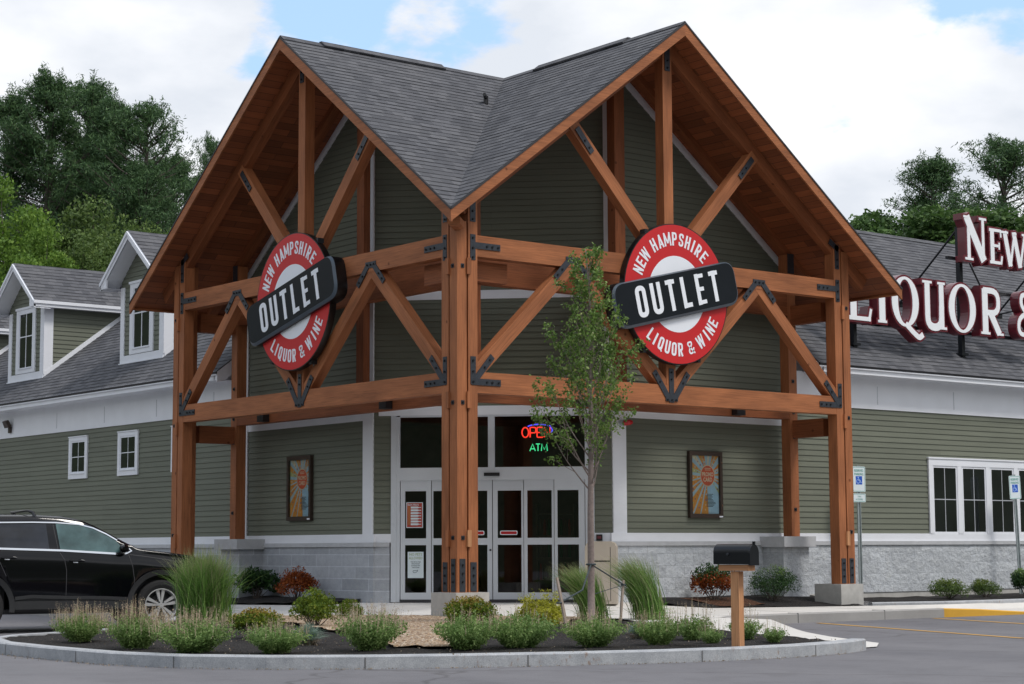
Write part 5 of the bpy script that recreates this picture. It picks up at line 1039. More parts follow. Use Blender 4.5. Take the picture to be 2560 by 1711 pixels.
# ------------------------------------------------------------ car
def interp(x, tab):
    if x <= tab[0][0]: return tab[0][1]
    for (a, b), (c, d) in zip(tab, tab[1:]):
        if x <= c: return b + (d - b) * (x - a) / (c - a)
    return tab[-1][1]
car = thing('parked_car', 'black sport utility car with roof rails parked left of the planting island', 'car', (-2.562, 4.523, -.09), R_(-13.56))
ROOF = [(-3.92, 1.02), (-3.84, 1.18), (-3.62, 1.53), (-3.35, 1.64), (-2.9, 1.685), (-2.4, 1.70), (-1.8, 1.70), (-1.43, 1.68), (-1.15, 1.635), (-.96, 1.555), (-.76, 1.445), (-.56, 1.33), (-.36, 1.215), (-.16, 1.185), (.15, 1.15), (.4, 1.115), (.62, 1.06), (.80, .98), (.90, .84), (.945, .62)]
BELT = [(-3.92, .98), (-3.8, 1.10), (-3.5, 1.25), (-2.37, 1.22), (-1.48, 1.19), (-.7, 1.13), (-.35, 1.12), (.0, 1.09), (.4, 1.04), (.7, .96), (.85, .84), (.945, .56)]
HW = [(-3.92, .74), (-3.8, .86), (-3.5, .93), (-2.8, .955), (-1.4, .955), (.0, .955), (.45, .93), (.7, .85), (.85, .70), (.945, .50)]
SILL = [(-3.92, .42), (-3.6, .32), (-3.0, .30), (.3, .30), (.7, .26), (.9, .28), (.945, .34)]
def arch_z(x):
    z = interp(x, SILL)
    for xa in (0, -2.66):
        d = abs(x - xa)
        if d < .455: z = max(z, .37 + math.sqrt(.455 ** 2 - d * d))
    return z
def section(x):
    hw = interp(x, HW); zb = arch_z(x); bl = interp(x, BELT); rf = interp(x, ROOF); cab = rf - bl; k = min(1, max(0, (cab - .06) / .35))
    z1 = zb + .02; ye = hw * (1 - .30 * k) if k > 0 else hw * .93
    zz = lambda z: max(z, zb + .03 + (z - .3) * .02)
    return [(hw * .90, zb), (hw * .975, zb + .015), (hw * .985, zz(.50)), (hw, max(zz(.72), zb + .04)), (hw * .992, max(bl - .15, zb + .05)), (hw * .972, max(bl - .05, zb + .06)), (hw * .955, max(bl, zb + .07)), (hw * (.955 - .028 * k) if k > 0 else hw * .93, bl + cab * .25), (hw * (.955 - .075 * k) if k > 0 else hw * .85, bl + cab * .62), (hw * (.955 - .118 * k) if k > 0 else hw * .75, bl + cab * .90), (hw * (.955 - .142 * k) if k > 0 else hw * .6, rf - .022 if k > .3 else rf - .01), (hw * .4, rf + .012 * k), (0, rf + .02 * k)]
def side_y(x, z):
    s = section(x)[1:11]
    for (y0, z0), (y1, z1) in zip(s, s[1:]):
        if z <= z1: return y0 + (y1 - y0) * max(0, (z - z0)) / max(1e-6, z1 - z0)
    return s[-1][0]
xs = sorted(set([round(-3.92 + .07 * i, 3) for i in range(70)] + [round(xa + .455 * math.cos(math.pi * k / 18), 4) for xa in (0, -2.66) for k in range(19)] + [-3.9, .9, .945]))
xs = [x for x in xs if x <= .945]; mb = MB(); secs = [section(x) for x in xs]; NP = len(secs[0])
for i in range(len(xs) - 1):
    for sg in (-1, 1):
        for k in range(NP - 1):
            q = [(xs[i], sg * secs[i][k][0], secs[i][k][1]), (xs[i + 1], sg * secs[i + 1][k][0], secs[i + 1][k][1]), (xs[i + 1], sg * secs[i + 1][k + 1][0], secs[i + 1][k + 1][1]), (xs[i], sg * secs[i][k + 1][0], secs[i][k + 1][1])]
            xm = (xs[i] + xs[i + 1]) / 2; mt = 0
            if k >= 10 and -1.16 < xm < -.36: mt = 1
            if k >= 10 and xm < -3.62: mt = 1
            if k <= 1: mt = 2
            mb.poly(q, mi=mt)
for x, s in ((xs[0], secs[0]), (xs[-1], secs[-1])): mb.poly([(x, y, z) for y, z in s] + [(x, -y, z) for y, z in s[::-1]], mi=0)
body = mb.build('body', ['car_paint', 'car_glass_dark', 'car_cladding'], car, smooth=True, local=True)
mod = body.modifiers.new('w', 'WELD'); mod.merge_threshold = .002
def on_side(pts, off, sg=-1): return [(x, sg * (side_y(x, z) + off), z) for x, z in pts]
def side_patch(name, outline, mat, off=.010, par=body):
    for sg in (-1, 1):
        mb = MB(); xs_ = [p[0] for p in outline]; st = .05; x = min(xs_)
        while x < max(xs_):
            sl_ = clip(outline, 0, x, x + st); x += st
            if not sl_: continue
            zz = [p[1] for p in sl_]; z = min(zz)
            while z < max(zz):
                c = clip(sl_, 1, z, z + .05); z += .05
                if c: mb.poly(on_side(c, off, sg))
        mb.build(name, mat, par, smooth=False, local=True)
def side_strips(name, mat, lines):
    for sg in (-1, 1):
        mb = MB()
        for pts, wd, off, th in lines:
            fine = []
            for (a, b), (c, d) in zip(pts, pts[1:]):
                n = max(1, int(math.hypot(c - a, d - b) / .06))
                for k in range(n): fine.append((a + (c - a) * k / n, b + (d - b) * k / n))
            fine.append(pts[-1])
            for q in ribbon(fine, wd):
                o1 = on_side(q, off + th, sg); o0 = on_side(q, off - .004, sg); mb.poly(o1)
                for k in range(4): j = (k + 1) % 4; mb.poly([o0[k], o0[j], o1[j], o1[k]])
        mb.build(name, mat, body, local=True)
side_patch('front_window', [(-1.50, 1.19), (-.62, 1.135), (-.60, 1.235), (-.68, 1.325), (-.85, 1.425), (-1.01, 1.498), (-1.22, 1.553), (-1.56, 1.578)], 'car_glass_green')
side_patch('rear_window', [(-2.40, 1.225), (-1.66, 1.205), (-1.70, 1.57), (-2.45, 1.56)], 'car_glass_dark'); side_patch('quarter_window', [(-3.35, 1.25), (-2.48, 1.23), (-2.53, 1.555), (-3.1, 1.52), (-3.3, 1.40)], 'car_glass_dark')
for l, wd in (([(-3.4, 1.245), (-2.37, 1.215), (-1.48, 1.185), (-.70, 1.135), (-.53, 1.14)], .028), ([(-3.3, 1.50), (-3.0, 1.56), (-2.4, 1.59), (-1.9, 1.595), (-1.55, 1.59), (-1.22, 1.565), (-1.01, 1.512), (-.82, 1.425), (-.66, 1.33)], .018), ([(-.70, 1.13), (-.52, 1.14), (-.455, 1.175), (-.50, 1.22), (-.56, 1.25)], .016)): side_strips('chrome_trim', 'chrome', [(l, wd, .012, .006)])
for l in ([(-1.60, 1.58), (-1.53, 1.19), (-1.44, 1.05), (-1.41, .9), (-1.41, .46)], [(-.50, 1.13), (-.44, .95), (-.41, .75), (-.41, .46)], [(-2.46, 1.22), (-2.33, .95), (-2.27, .82)], [(-.48, 1.12), (-.2, 1.085), (.15, 1.03), (.5, .93)]): side_strips('panel_gap', 'seam_dark', [(l, .010, .001, .0015)])
side_strips('sill_moulding', 'car_cladding', [([(-2.14, .50), (-1.9, .525), (-1.41, .505), (-.8, .49), (-.45, .465)], .05, .010, .012)]); side_strips('sill_cladding', 'car_cladding', [([(-2.14, .40), (-.46, .40)], .12, .002, .010)])
for xa in (0, -2.66): side_strips('wheel_arch', 'car_cladding', [([(xa + .485 * math.cos(R_(a)), .37 + .485 * math.sin(R_(a))) for a in range(-8, 189, 7)], .075, .004, .022)])
for x in (-2.35, -1.37):
    dz = .0 if x > -2 else .05
    for sg in (-1, 1):
        mb = MB(); mb.tube(on_side([(x, 1.035 + dz), (x + .03, 1.035 + dz), (x + .17, 1.035 + dz), (x + .22, 1.03 + dz)], .018, sg), [.012, .017, .017, .010], 8); h_ = mb.build('door_handle', 'car_paint', body, local=True)
        mb = MB(); mb.tube(on_side([(x + .05, 1.012 + dz), (x + .12, 1.008 + dz)], .008, sg), .011, 8); mb.build('handle_cup', 'chrome', body, local=True)
for sg in (-1, 1):
    mb = MB(); y = sg * (side_y(-.62, 1.17) + .10); c = Vector((-.60, y, 1.22))
    rings = []
    for k in range(9):
        a = k / 8; rr2 = math.sin(math.pi * (a * .86 + .09)) ** .5; rings.append((c + Vector((.0 + .03 * (1 - a), sg * (a - .5) * .19, 0)), rr2))
    mb2 = MB(); n = 20; base = []
    for p, r in rings: base.append([p + Vector((.075 * r * math.cos(2 * math.pi * k / n), 0, .062 * r * math.sin(2 * math.pi * k / n) - .01)) for k in range(n)])
    for i in range(8):
        for k in range(n): j = (k + 1) % n; mb2.poly([base[i][k], base[i][j], base[i + 1][j], base[i + 1][k]])
    mb2.poly(base[0]); mb2.poly(base[-1]); mb2.tube([c + Vector((0, -sg * .05, -.02)), Vector((-.60, sg * (side_y(-.6, 1.15) - .01), 1.14))], .03, 8); mb2.build('wing_mirror', 'car_paint', body, smooth=True, local=True)
for xb in (-2.95, -1.88):
    mb = MB(); mb.tube([(xb + .04, -.76, 1.655), (xb + .01, -.73, 1.735), (xb - .05, -.66, 1.765), (xb - .05, .66, 1.765), (xb + .01, .73, 1.735), (xb + .04, .76, 1.655)], [.03, .026, .018, .018, .026, .03], 8); mb.build('cross_bar', 'black_box', body, smooth=True, local=True)
side_patch('headlight', [(.40, .93), (.74, .86), (.76, .92), (.58, .98)], 'lamp_clear', .006); side_patch('side_marker', [(.46, .90), (.56, .88), (.56, .91), (.46, .93)], 'lamp_amber', .010)
# underside and wheel wells
mb = MB(); mb.box(LW, -3.7, .8, -.80, .80, .27, .34, 'a'); mb.box(LW, -.42, .42, -.72, .72, .3, .8, 'a'); mb.box(LW, -3.07, -2.25, -.72, .72, .3, .8, 'a'); mb.build('underbody', 'seam_dark', body, local=True)
def wheel(x, sg):
    mb = MB(); prof_ = [(.245, -.10), (.30, -.118), (.345, -.112), (.368, -.085), (.372, 0), (.368, .085), (.345, .112), (.30, .118), (.245, .10)]; N = 40; yc = sg * .84
    for i in range(len(prof_) - 1):
        for k in range(N):
            a0, a1 = 2 * math.pi * k / N, 2 * math.pi * (k + 1) / N; P_ = lambda p, a: (x + p[0] * math.cos(a), yc + p[1], .372 + p[0] * math.sin(a)); mb.poly([P_(prof_[i], a0), P_(prof_[i], a1), P_(prof_[i + 1], a1), P_(prof_[i + 1], a0)])
    ty = mb.build('wheel', 'tyre', car, smooth=True, local=True)
    fw = Fr((x, yc, .372), (1, 0, 0), (0, 0, 1), (0, sg, 0)); mb = MB()
    for k in range(N):
        a0, a1 = 2 * math.pi * k / N, 2 * math.pi * (k + 1) / N
        for r0, c0, r1, c1 in ((.247, .112, .232, .112), (.232, .112, .222, .06), (.222, .06, .222, -.08)): mb.poly([fw.P(r0 * math.cos(a0), r0 * math.sin(a0), c0), fw.P(r0 * math.cos(a1), r0 * math.sin(a1), c0), fw.P(r1 * math.cos(a1), r1 * math.sin(a1), c1), fw.P(r1 * math.cos(a0), r1 * math.sin(a0), c1)])
    for k in range(5):
        a = 2 * math.pi * k / 5 + math.pi / 2 + .05
        for da in (-.20, .20):
            rr3 = lambda r, t: (r * math.cos(a + t), r * math.sin(a + t)); pin = .055; q = [rr3(.045, da * 1.2 - .25), rr3(.045, da * 1.2 + .25), rr3(.235, da + .115), rr3(.235, da - .115)]
            mb.prism(fw, q, .04, .088 + (.001 if da > 0 else 0))
    mb.prism(fw, circ(.062, 20), .03, .095); mb.prism(fw, circ(.03, 16), .09, .104); mb.build('rim', 'alloy', ty, local=True)
    mb = MB()
    for k in range(5): a = 2 * math.pi * (k + .5) / 5 + math.pi / 2; mb.prism(fw, circ(.012, 10, .052 * math.cos(a), .052 * math.sin(a)), .09, .100)
    mb.build('wheel_nuts', 'bolt_dark', ty, local=True)
    mb = MB(); mb.prism(fw, circ(.222, 30), -.09, -.06); mb.prism(fw, circ(.15, 24), -.06, .0); mb.build('brake_disc', 'alloy_dark', ty, local=True)
for x in (0, -2.66):
    for sg in (-1, 1): wheel(x, sg)
# ============================================================ plants
def dup(root, loc, rz=0, sc=1.0, label=None, group=None):
    r = root.copy(); C.objects.link(r); r.location = loc; r.rotation_euler = (0, 0, rz); r.scale = sc if hasattr(sc, '__len__') else (sc, sc, sc)
    if label: r['label'] = label
    if group: r['group'] = group
    for ch in list(root.children):
        c = ch.copy(); C.objects.link(c); c.parent = r
    return r
def scatter(protos, items, group, zf):
    used = set()
    for pi, x, y, sc, rz, label in items:
        p = protos[pi]; loc = (x, y, zf(x, y)); sc3 = sc if hasattr(sc, '__len__') else (sc, sc, sc)
        if pi not in used: used.add(pi); p.location = loc; p.rotation_euler = (0, 0, rz); p.scale = sc3; p['label'] = label; p['group'] = group
        else: dup(p, loc, rz, sc3, label, group)
bedz = lambda x, y: .10 + .05 * math.exp(-((x + 4) ** 2 + (y + 4) ** 2) / 12)
def dome(rs, n, R, H, shell=.45, lump=.12):
    a = rs.uniform(0, 2 * np.pi, n); r = np.sqrt(rs.uniform(0, 1, n)) ; k = 1 - rs.uniform(0, 1, n) ** 2 * shell
    f = 1 + lump * (np.sin(3 * a + 1) * .6 + np.sin(7 * a) * .4) + lump * .6 * np.sin(5 * r * 3 + a * 2)
    z = np.sqrt(np.maximum(0, 1 - r ** 2.2)) * k
    return np.stack([np.cos(a) * r * R * f, np.sin(a) * r * R * f, .03 + z * H * f], 1)
def unit(a): return a / (np.linalg.norm(a, axis=1)[:, None] + 1e-9)
# --- catmint / salvia clumps
def salvia(seed, spikes, R=.29, H=.34, ns=300, tall=.16):
    rs = np.random.RandomState(seed); t = thing('catmint', 'x', 'flowering plant')
    a = rs.uniform(0, 2 * np.pi, ns); q = np.sqrt(rs.uniform(0, 1, ns)); lean = q * rs.uniform(.75, 1.1, ns) * .92; L = H * (1.0 - .25 * q ** 2) * rs.uniform(.72, 1.12, ns)
    base = np.stack([np.cos(a) * q * R * .35, np.sin(a) * q * R * .35, np.zeros(ns)], 1); d2 = np.stack([np.cos(a), np.sin(a)], 1); m = 22; tt = np.linspace(.12, 1.0, m)
    out = (R * 1.05 * lean)[:, None] * tt[None, :] ** 1.15; z = L[:, None] * tt[None, :] * (1 - .10 * lean[:, None] * tt[None, :])
    st = base[:, None, :] + np.concatenate([d2[:, None, :] * out[:, :, None], z[:, :, None]], 2)
    P = st.reshape(-1, 3) + rs.normal(size=(ns * m, 3)) * .014; P[:, 2] = np.maximum(P[:, 2], .01); v, f = leaves(rs, P, .031, .5, .25)
    np_mesh('foliage', v, f, 'leaf_salvia', t)
    k = rs.permutation(ns)[:spikes]; tip = st[k, -1]; dr = unit(np.concatenate([d2[k] * (lean[k] * .35)[:, None], np.ones((spikes, 1))], 1) + rs.normal(size=(spikes, 3)) * .06); SL = tall * rs.uniform(.5, 1.15, spikes)
    pts = (tip[:, None, :] + dr[:, None, :] * (SL[:, None, None] * np.linspace(-.3, 1, 14)[None, :, None])).reshape(-1, 3) + rs.normal(size=(spikes * 14, 3)) * .003
    v3, f3 = leaves(rs, pts, .013, .55, .8); v4, f4 = blades(rs, tip, dr[:, :2], SL, .004, np.full(spikes, .12), 3)
    v, f, _ = merge([(v3, f3), (v4, f4)]); np_mesh('flower_spikes', v, f, 'spike_pink', t); return t
SP = [salvia(1, 200, tall=.17), salvia(2, 150, tall=.15), salvia(3, 80, tall=.13), salvia(4, 45, R=.31, H=.31, tall=.12), salvia(5, 34, R=.20, H=.26, ns=120, tall=.20)]
scatter(SP, [(0, -7.20, -2.85, .88, .2, 'leftmost pink-tipped catmint clump on the island, in front of the car sill'),
             (0, -7.42, -4.55, (.92,.92,1.0), 1.3, 'tall pink-tipped catmint clump in front of the car front wheel'),
             (1, -7.32, -5.55, (1.15, 1.15, .94), 2.2, 'broadest catmint clump, below the tall feathery grass by the car'),
             (2, -6.80, -6.20, (.92, .92, .78), .5, 'green catmint clump touching the left blue fescue tuft'),
             (1, -5.90, -6.45, 1.02, 3.3, 'catmint clump just left of the gravel strip, spikes leaning left'),
             (3, -5.10, -6.95, (.92, .92, 1.04), 1.1, 'catmint clump just right of the gravel strip, below the concrete footing'),
             (3, -4.55, -7.08, 1.06, 2.6, 'catmint clump in front of the golden shrub'),
             (2, -3.90, -7.45, (1.05, .95, .86), 4.0, 'catmint clump at the foot of the young street tree'),
             (2, -3.12, -7.55, .82, 5.1, 'catmint clump right of the pale blue fescue, left of the mailbox'),
             (4, -2.14, -7.03, 1.0, .3, 'small wispy catmint directly left of the mailbox post'),
             (4, -2.52, -7.70, .62, 1.9, 'tiny yellowish catmint touching the mailbox post'),
             (4, -1.52, -7.20, .85, 2.9, 'small wispy catmint right of the mailbox post'),
             (4, -1.80, -7.88, .60, 4.4, 'tiny catmint nearest the right tip of the island')], 'catmint clumps along the island kerb', bedz)
# --- blue fescue
def fescue(seed, n=900):
    rs = np.random.RandomState(seed); t = thing('blue_fescue', 'x', 'ornamental grass'); a = rs.uniform(0, 2 * np.pi, n); d = np.stack([np.cos(a), np.sin(a)], 1)
    v, f = blades(rs, rs.normal(size=(n, 3)) * [.025, .025, 0], d, rs.uniform(.18, .27, n), .0045, rs.uniform(.05, 1.05, n), 4); np_mesh('blades', v, f, 'fescue', t)
    n = 220; a = rs.uniform(0, 2 * np.pi, n); d = np.stack([np.cos(a), np.sin(a)], 1); v, f = blades(rs, rs.normal(size=(n, 3)) * [.05, .05, 0], d, rs.uniform(.08, .15, n), .006, rs.uniform(.5, 1.2, n), 3); np_mesh('dry_blades', v, f, 'fescue_dry', t); return t
scatter([fescue(1)], [(0, -5.95, -5.40, .95, 0, 'blue fescue tuft between two catmint clumps left of the gravel'), (0, -2.50, -6.60, .85, 1, 'blue fescue tuft below the right feathery grass'), (0, -6.30, -2.9, .8, 2, 'half hidden blue fescue tuft behind the catmint by the car wheel')], 'blue fescue tufts on the island', bedz)
# --- rounded shrubs
def shrub(seed, name, cat, R, H, mats, n=5200, ls=.03, asp=.6, tip=.12, up=.2, lump=.16):
    rs = np.random.RandomState(seed); t = thing(name, 'x', cat); nl = 26
    a = rs.uniform(0, 2 * np.pi, nl); r = np.sqrt(rs.uniform(0, 1, nl)) * .72; zc = np.sqrt(np.maximum(.05, 1 - r ** 2)) * rs.uniform(.45, .78, nl)
    cen = np.stack([np.cos(a) * r * R, np.sin(a) * r * R, zc * H], 1); rad = rs.uniform(.26, .42, nl) * R; idx = rs.randint(0, nl, n); u = unit(rs.normal(size=(n, 3))) * (rs.uniform(.25, 1, n) ** .4)[:, None]
    p = cen[idx] + u * rad[idx][:, None] * np.array([1, 1, .85]); p[:, 2] = np.maximum(p[:, 2], .02); hz = p[:, 2] + rs.normal(size=n) * H * .10; ext = hz > np.percentile(hz, 100 - tip * 100)
    v, f = leaves(rs, p[~ext], ls, asp, up); np_mesh('foliage', v, f, mats[0], t)
    if ext.any(): v, f = leaves(rs, p[ext] + np.array([0, 0, .01]), ls * 1.05, asp, up + .5); np_mesh('new_growth', v, f, mats[1], t)
    mb = MB(); rr = random.Random(seed)
    for k in range(14):
        c = Vector(cen[k % nl]); mb.tube([(0, 0, -.03), c * .5 + Vector((0, 0, -.02)), c], [.010, .006, .002], 5)
    mb.build('stems', 'bark', t, local=True); return t
SPI = shrub(11, 'spirea_shrub', 'shrub', .33, .42, ('leaf_spirea', 'leaf_spirea_tip'), tip=.10); SP2 = shrub(12, 'spirea_shrub', 'shrub', .34, .52, ('leaf_spirea', 'leaf_spirea'), tip=.05)
scatter([SPI, SP2], [(0, -5.70, -3.95, (1.0, 1.0, .86), 0, 'low spirea with orange tips behind the left blue fescue'), (1, -3.75, -2.10, 1.0, 1, 'full green spirea left of the concrete footing, below the smooth stone base'),
                    (1, -1.60, .35, (.6, .6, .62), 2, 'smallest green spirea at the left edge of the gravel by the walk'), (0, -2.95, -4.20, (1.02, 1.02, 1.05), 3, 'olive spirea just right of the concrete footing')], 'spirea shrubs on the island', bedz)
gd = shrub(13, 'golden_shrub', 'shrub', .30, .40, ('leaf_gold', 'leaf_gold'), n=11000, ls=.030, asp=.4, tip=.25, up=.7, lump=.25)
rs = np.random.RandomState(77); pt = []
for k in range(16):
    a = rs.uniform(0, 6.28); b = np.array([math.cos(a) * rs.uniform(0, .25), math.sin(a) * rs.uniform(0, .25), .34]); d = np.array([rs.normal() * .15, rs.normal() * .15, 1]); L = rs.uniform(.08, .22 if k else .30); pt.append(b + d * np.linspace(0, L, 40)[:, None] + rs.normal(size=(40, 3)) * .018)
v, f = leaves(rs, np.concatenate(pt), .03, .35, .9); np_mesh('shoots', v, f, 'leaf_gold', gd)
scatter([gd], [(0, -1.80, -4.05, (1.2, 1.2, .85), 0, 'bright golden feathery shrub left of the leaning wooden stake')], 'golden shrub', bedz)
del gd['group']
# --- tall feathery grasses
def feather(seed, lean, H=1.0, n=900, spread=.42, bs=.06):
    rs = np.random.RandomState(seed); t = thing('ornamental_grass', 'x', 'ornamental grass'); a = rs.uniform(0, 2 * np.pi, n); d = np.stack([np.cos(a), np.sin(a)], 1)
    L = rs.uniform(.55, 1.08, n) * H; v, f = blades(rs, rs.normal(size=(n, 3)) * [bs, bs, 0], d, L, .009, rs.uniform(.02, spread, n), 7, lean); np_mesh('blades', v, f, 'grass_blade', t)
    n2 = n // 3; a = rs.uniform(0, 2 * np.pi, n2); d = np.stack([np.cos(a), np.sin(a)], 1); v, f = blades(rs, rs.normal(size=(n2, 3)) * [bs, bs, 0], d, rs.uniform(.85, 1.2, n2) * H, .006, rs.uniform(.02, spread * .8, n2), 7, np.array(lean) * 1.2); np_mesh('plumes', v, f, 'grass_plume', t)
    n3 = 240; a = rs.uniform(0, 2 * np.pi, n3); d = np.stack([np.cos(a), np.sin(a)], 1); v, f = blades(rs, rs.normal(size=(n3, 3)) * [.08, .08, 0], d, rs.uniform(.2, .5, n3) * H, .010, rs.uniform(.4, 1.2, n3), 5); np_mesh('low_blades', v, f, 'grass_blade', t); return t
GA = feather(21, (-.03, .0, 0), .93, 2800, .62, .12); GB = feather(22, (-.34, .27, -.06), .84, 1300, .30, .08)
scatter([GA, GB], [(0, -3.36, 1.28, 1.0, 0, 'tallest upright feathery grass in front of the car bonnet'), (1, .75, -2.10, .88, 0, 'feathery grass leaning left behind the young tree trunk'), (1, 1.45, -2.45, 1.0, .12, 'feathery grass leaning left, right of the right tree stake')], 'feathery grasses on the island', bedz)
# --- shrubs along the walls
WA = shrub(31, 'evergreen_shrub', 'shrub', .46, .66, ('leaf_dark', 'leaf_dark'), n=2600, ls=.075, asp=.42, tip=.2, up=.5); WB = shrub(32, 'rust_shrub', 'shrub', .40, .68, ('leaf_rust', 'leaf_rust'), n=3400, ls=.042, asp=.5, tip=.1)
WC = shrub(33, 'browning_shrub', 'shrub', .46, .70, ('leaf_rust', 'leaf_dark'), n=3400, ls=.05, asp=.5, tip=.30, up=.3); WDk = shrub(34, 'evergreen_shrub', 'shrub', .48, .64, ('leaf_dark', 'leaf_salvia'), n=6000, ls=.034, asp=.35, tip=.05, up=.9)
wz = lambda x, y: walk_z(x, y) + .01
for p, x, y, rz, lb in ((WA, 1.0, 7.22, 0, 'dark green evergreen shrub against the left stone base'), (WB, .98, 5.86, 0, 'rust orange dying shrub right of the dark evergreen'), (WC, 5.98, .85, 0, 'half rust half green shrub left of the mailbox, by the right wall'), (WDk, 7.15, .62, 0, 'dense dark green shrub right of the mailbox, below the stone pier')):
    p.location = (x, y, wz(x, y)); p['label'] = lb
    if 'evergreen' in lb or 'dense' in lb: pass
rustz = grid_fill('needle_litter', [(5.5, .25), (6.1, .15), (6.6, .3), (6.7, .9), (6.2, 1.2), (5.4, 1.1)], lambda x, y: walk_z(x, y) + .022 + .05 * ss(.2, 1.2, min(x, y)), 'pine_straw_mat', .2, 'stuff', .012); tag(rustz, 'fallen rust brown needles under the half rust shrub', 'litter')
RB = shrub(35, 'juniper_shrub', 'shrub', .42, .40, ('leaf_mid', 'leaf_spirea'), n=4200, ls=.04, asp=.35, tip=.15, up=.5)
WE = shrub(36, 'boxwood_shrub', 'shrub', .42, .62, ('leaf_dark', 'leaf_salvia'), n=5200, ls=.04, asp=.5, tip=.08)
scatter([RB, WE], [(0, 11.55, .45, (1.02, .9, .9), 0, 'low olive juniper furthest left in the bed under the wide window'), (0, 12.75, .55, (.8, .8, .85), 1.5, 'second low olive juniper in the bed under the wide window'), (1, 13.5, .2, (.8, .8, .92), 0, 'dark boxwood in front of the leaning parking sign post'), (1, 14.3, .1, (1.05, 1.05, 1.22), 2, 'taller dark boxwood at the right edge of the picture')], 'shrubs under the wide window', lambda x, y: .15)

# --- young street tree with its stakes
def branchy(mb, p, d, L, r, lvl, rr, tips, up):
    n = max(3, int(L / .16)); pts = [p.copy()]; rad = [r]; q = p.copy(); dd = d.copy()
    for k in range(n):
        dd = (dd + Vector((rr.uniform(-1, 1), rr.uniform(-1, 1), rr.uniform(-1, 1))) * .09 + Vector((0, 0, up))).normalized(); q = q + dd * (L / n); pts.append(q.copy()); rad.append(max(.0015, r * (1 - .85 * (k + 1) / n)))
        if lvl < 2 and k >= 1 and rr.random() < (.85 if lvl == 0 else .75):
            a = dd.orthogonal().normalized(); a.rotate(Matrix.Rotation(rr.uniform(0, 6.28), 3, dd)); branchy(mb, q.copy(), (dd * .72 + a * .62).normalized(), L * rr.uniform(.22, .42) * (1 - .4 * k / n), rad[-1] * .6, lvl + 1, rr, tips, up * 1.2)
        if lvl >= 1 or k > n * .35: tips.append((q.copy(), lvl))
    mb.tube(pts, rad, 6 if lvl == 0 else 4)
yt = thing('young_tree', 'slender young pear tree with thin ascending branches in front of the entrance', 'tree', (-.55, -3.55, .12)); rr = random.Random(9)
yt.scale = (.92, .92, .935); mb = MB(); tp = [(0, 0, -.1), (.0, .0, .6), (.01, .01, 1.5), (.02, .0, 2.4), (.03, .02, 3.4), (.02, .0, 4.4), (-.03, .02, 5.15)]; mb.tube(tp, [.055, .050, .045, .036, .024, .012, .004], 10); mb.build('trunk', 'bark_young', yt, smooth=True, local=True)
mb = MB(); tips = []
for k in range(56):
    t_ = (k + rr.random()) / 56; z = 1.74 + 3.14 * t_ ** 1.05; a = k * 2.4 + rr.uniform(-.4, .4); R = interp(z, [(1.75, .70), (2.4, .92), (3.0, .74), (3.6, .48), (4.3, .36), (4.8, .24), (5.2, .12)]); L = R * rr.uniform(1.1, 1.75)
    el = R_(rr.uniform(46, 66) + 8 * t_); branchy(mb, Vector((.02, .01, z)), Vector((math.cos(a) * math.cos(el), math.sin(a) * math.cos(el), math.sin(el))), L, .013 * (1 - .55 * t_), 0, rr, tips, .06)
mb.build('limbs', 'bark_young', yt, local=True)
rs = np.random.RandomState(3); T = np.array([tuple(p) for p, l in tips]); keep = rs.uniform(size=len(T)) < .85; T = T[keep]
P = np.repeat(T, 7, axis=0) + rs.normal(size=(len(T) * 7, 3)) * .036; v, f = leaves(rs, P, .050, .62, -.35); np_mesh('crown', v, f, 'leaf_pear', yt)
for (x, y, z1, lx, ly, lb) in ((-2.20, -4.97, .66, -.06, .05, 'left grey wooden stake of the young tree, leaning outward'), (.93, -2.47, .56, .02, -.02, 'right grey wooden stake of the young tree')):
    t = thing('tree_stake', lb, 'stake', (x, y, .10), group='stakes of the young tree'); mb = MB(); mb.tube([(-lx * .8, -ly * .8, -.1), (0, 0, .25), (lx, ly, z1)], [.018, .024, .019], 6); mb.build('pole', 'timber_grey', t, local=True)
t = thing('tree_tie', 'dark strap tying the young tree trunk to its two stakes', 'strap', (-.55, -3.55, .90)); mb = MB(); tx, ty = -.55, -3.55
mb.tube([(tx + .055 * math.cos(k * .524), ty + .055 * math.sin(k * .524), .89) for k in range(13)], .013, 6); mb.tube([(tx + .03, ty + .03, .89), (.95, -2.49, .60)], .010, 6); mb.tube([(tx - .03, ty - .03, .88), (-1.6, -4.6, .60), (-2.24, -4.94, .47)], .011, 6); mb.tube([(.95, -2.49, .59), (.3, -3.0, .57), (tx + .03, ty + .05, .50)], .005, 5)
mb.tube([(-2.24 + .03 * math.cos(k * .785), -4.94 + .03 * math.sin(k * .785), .47) for k in range(9)], .011, 5); mb.tube([(.95 + .03 * math.cos(k * .785), -2.49 + .03 * math.sin(k * .785), .60) for k in range(9)], .011, 5); part(mb, 'strap', 'strap', parent=t)

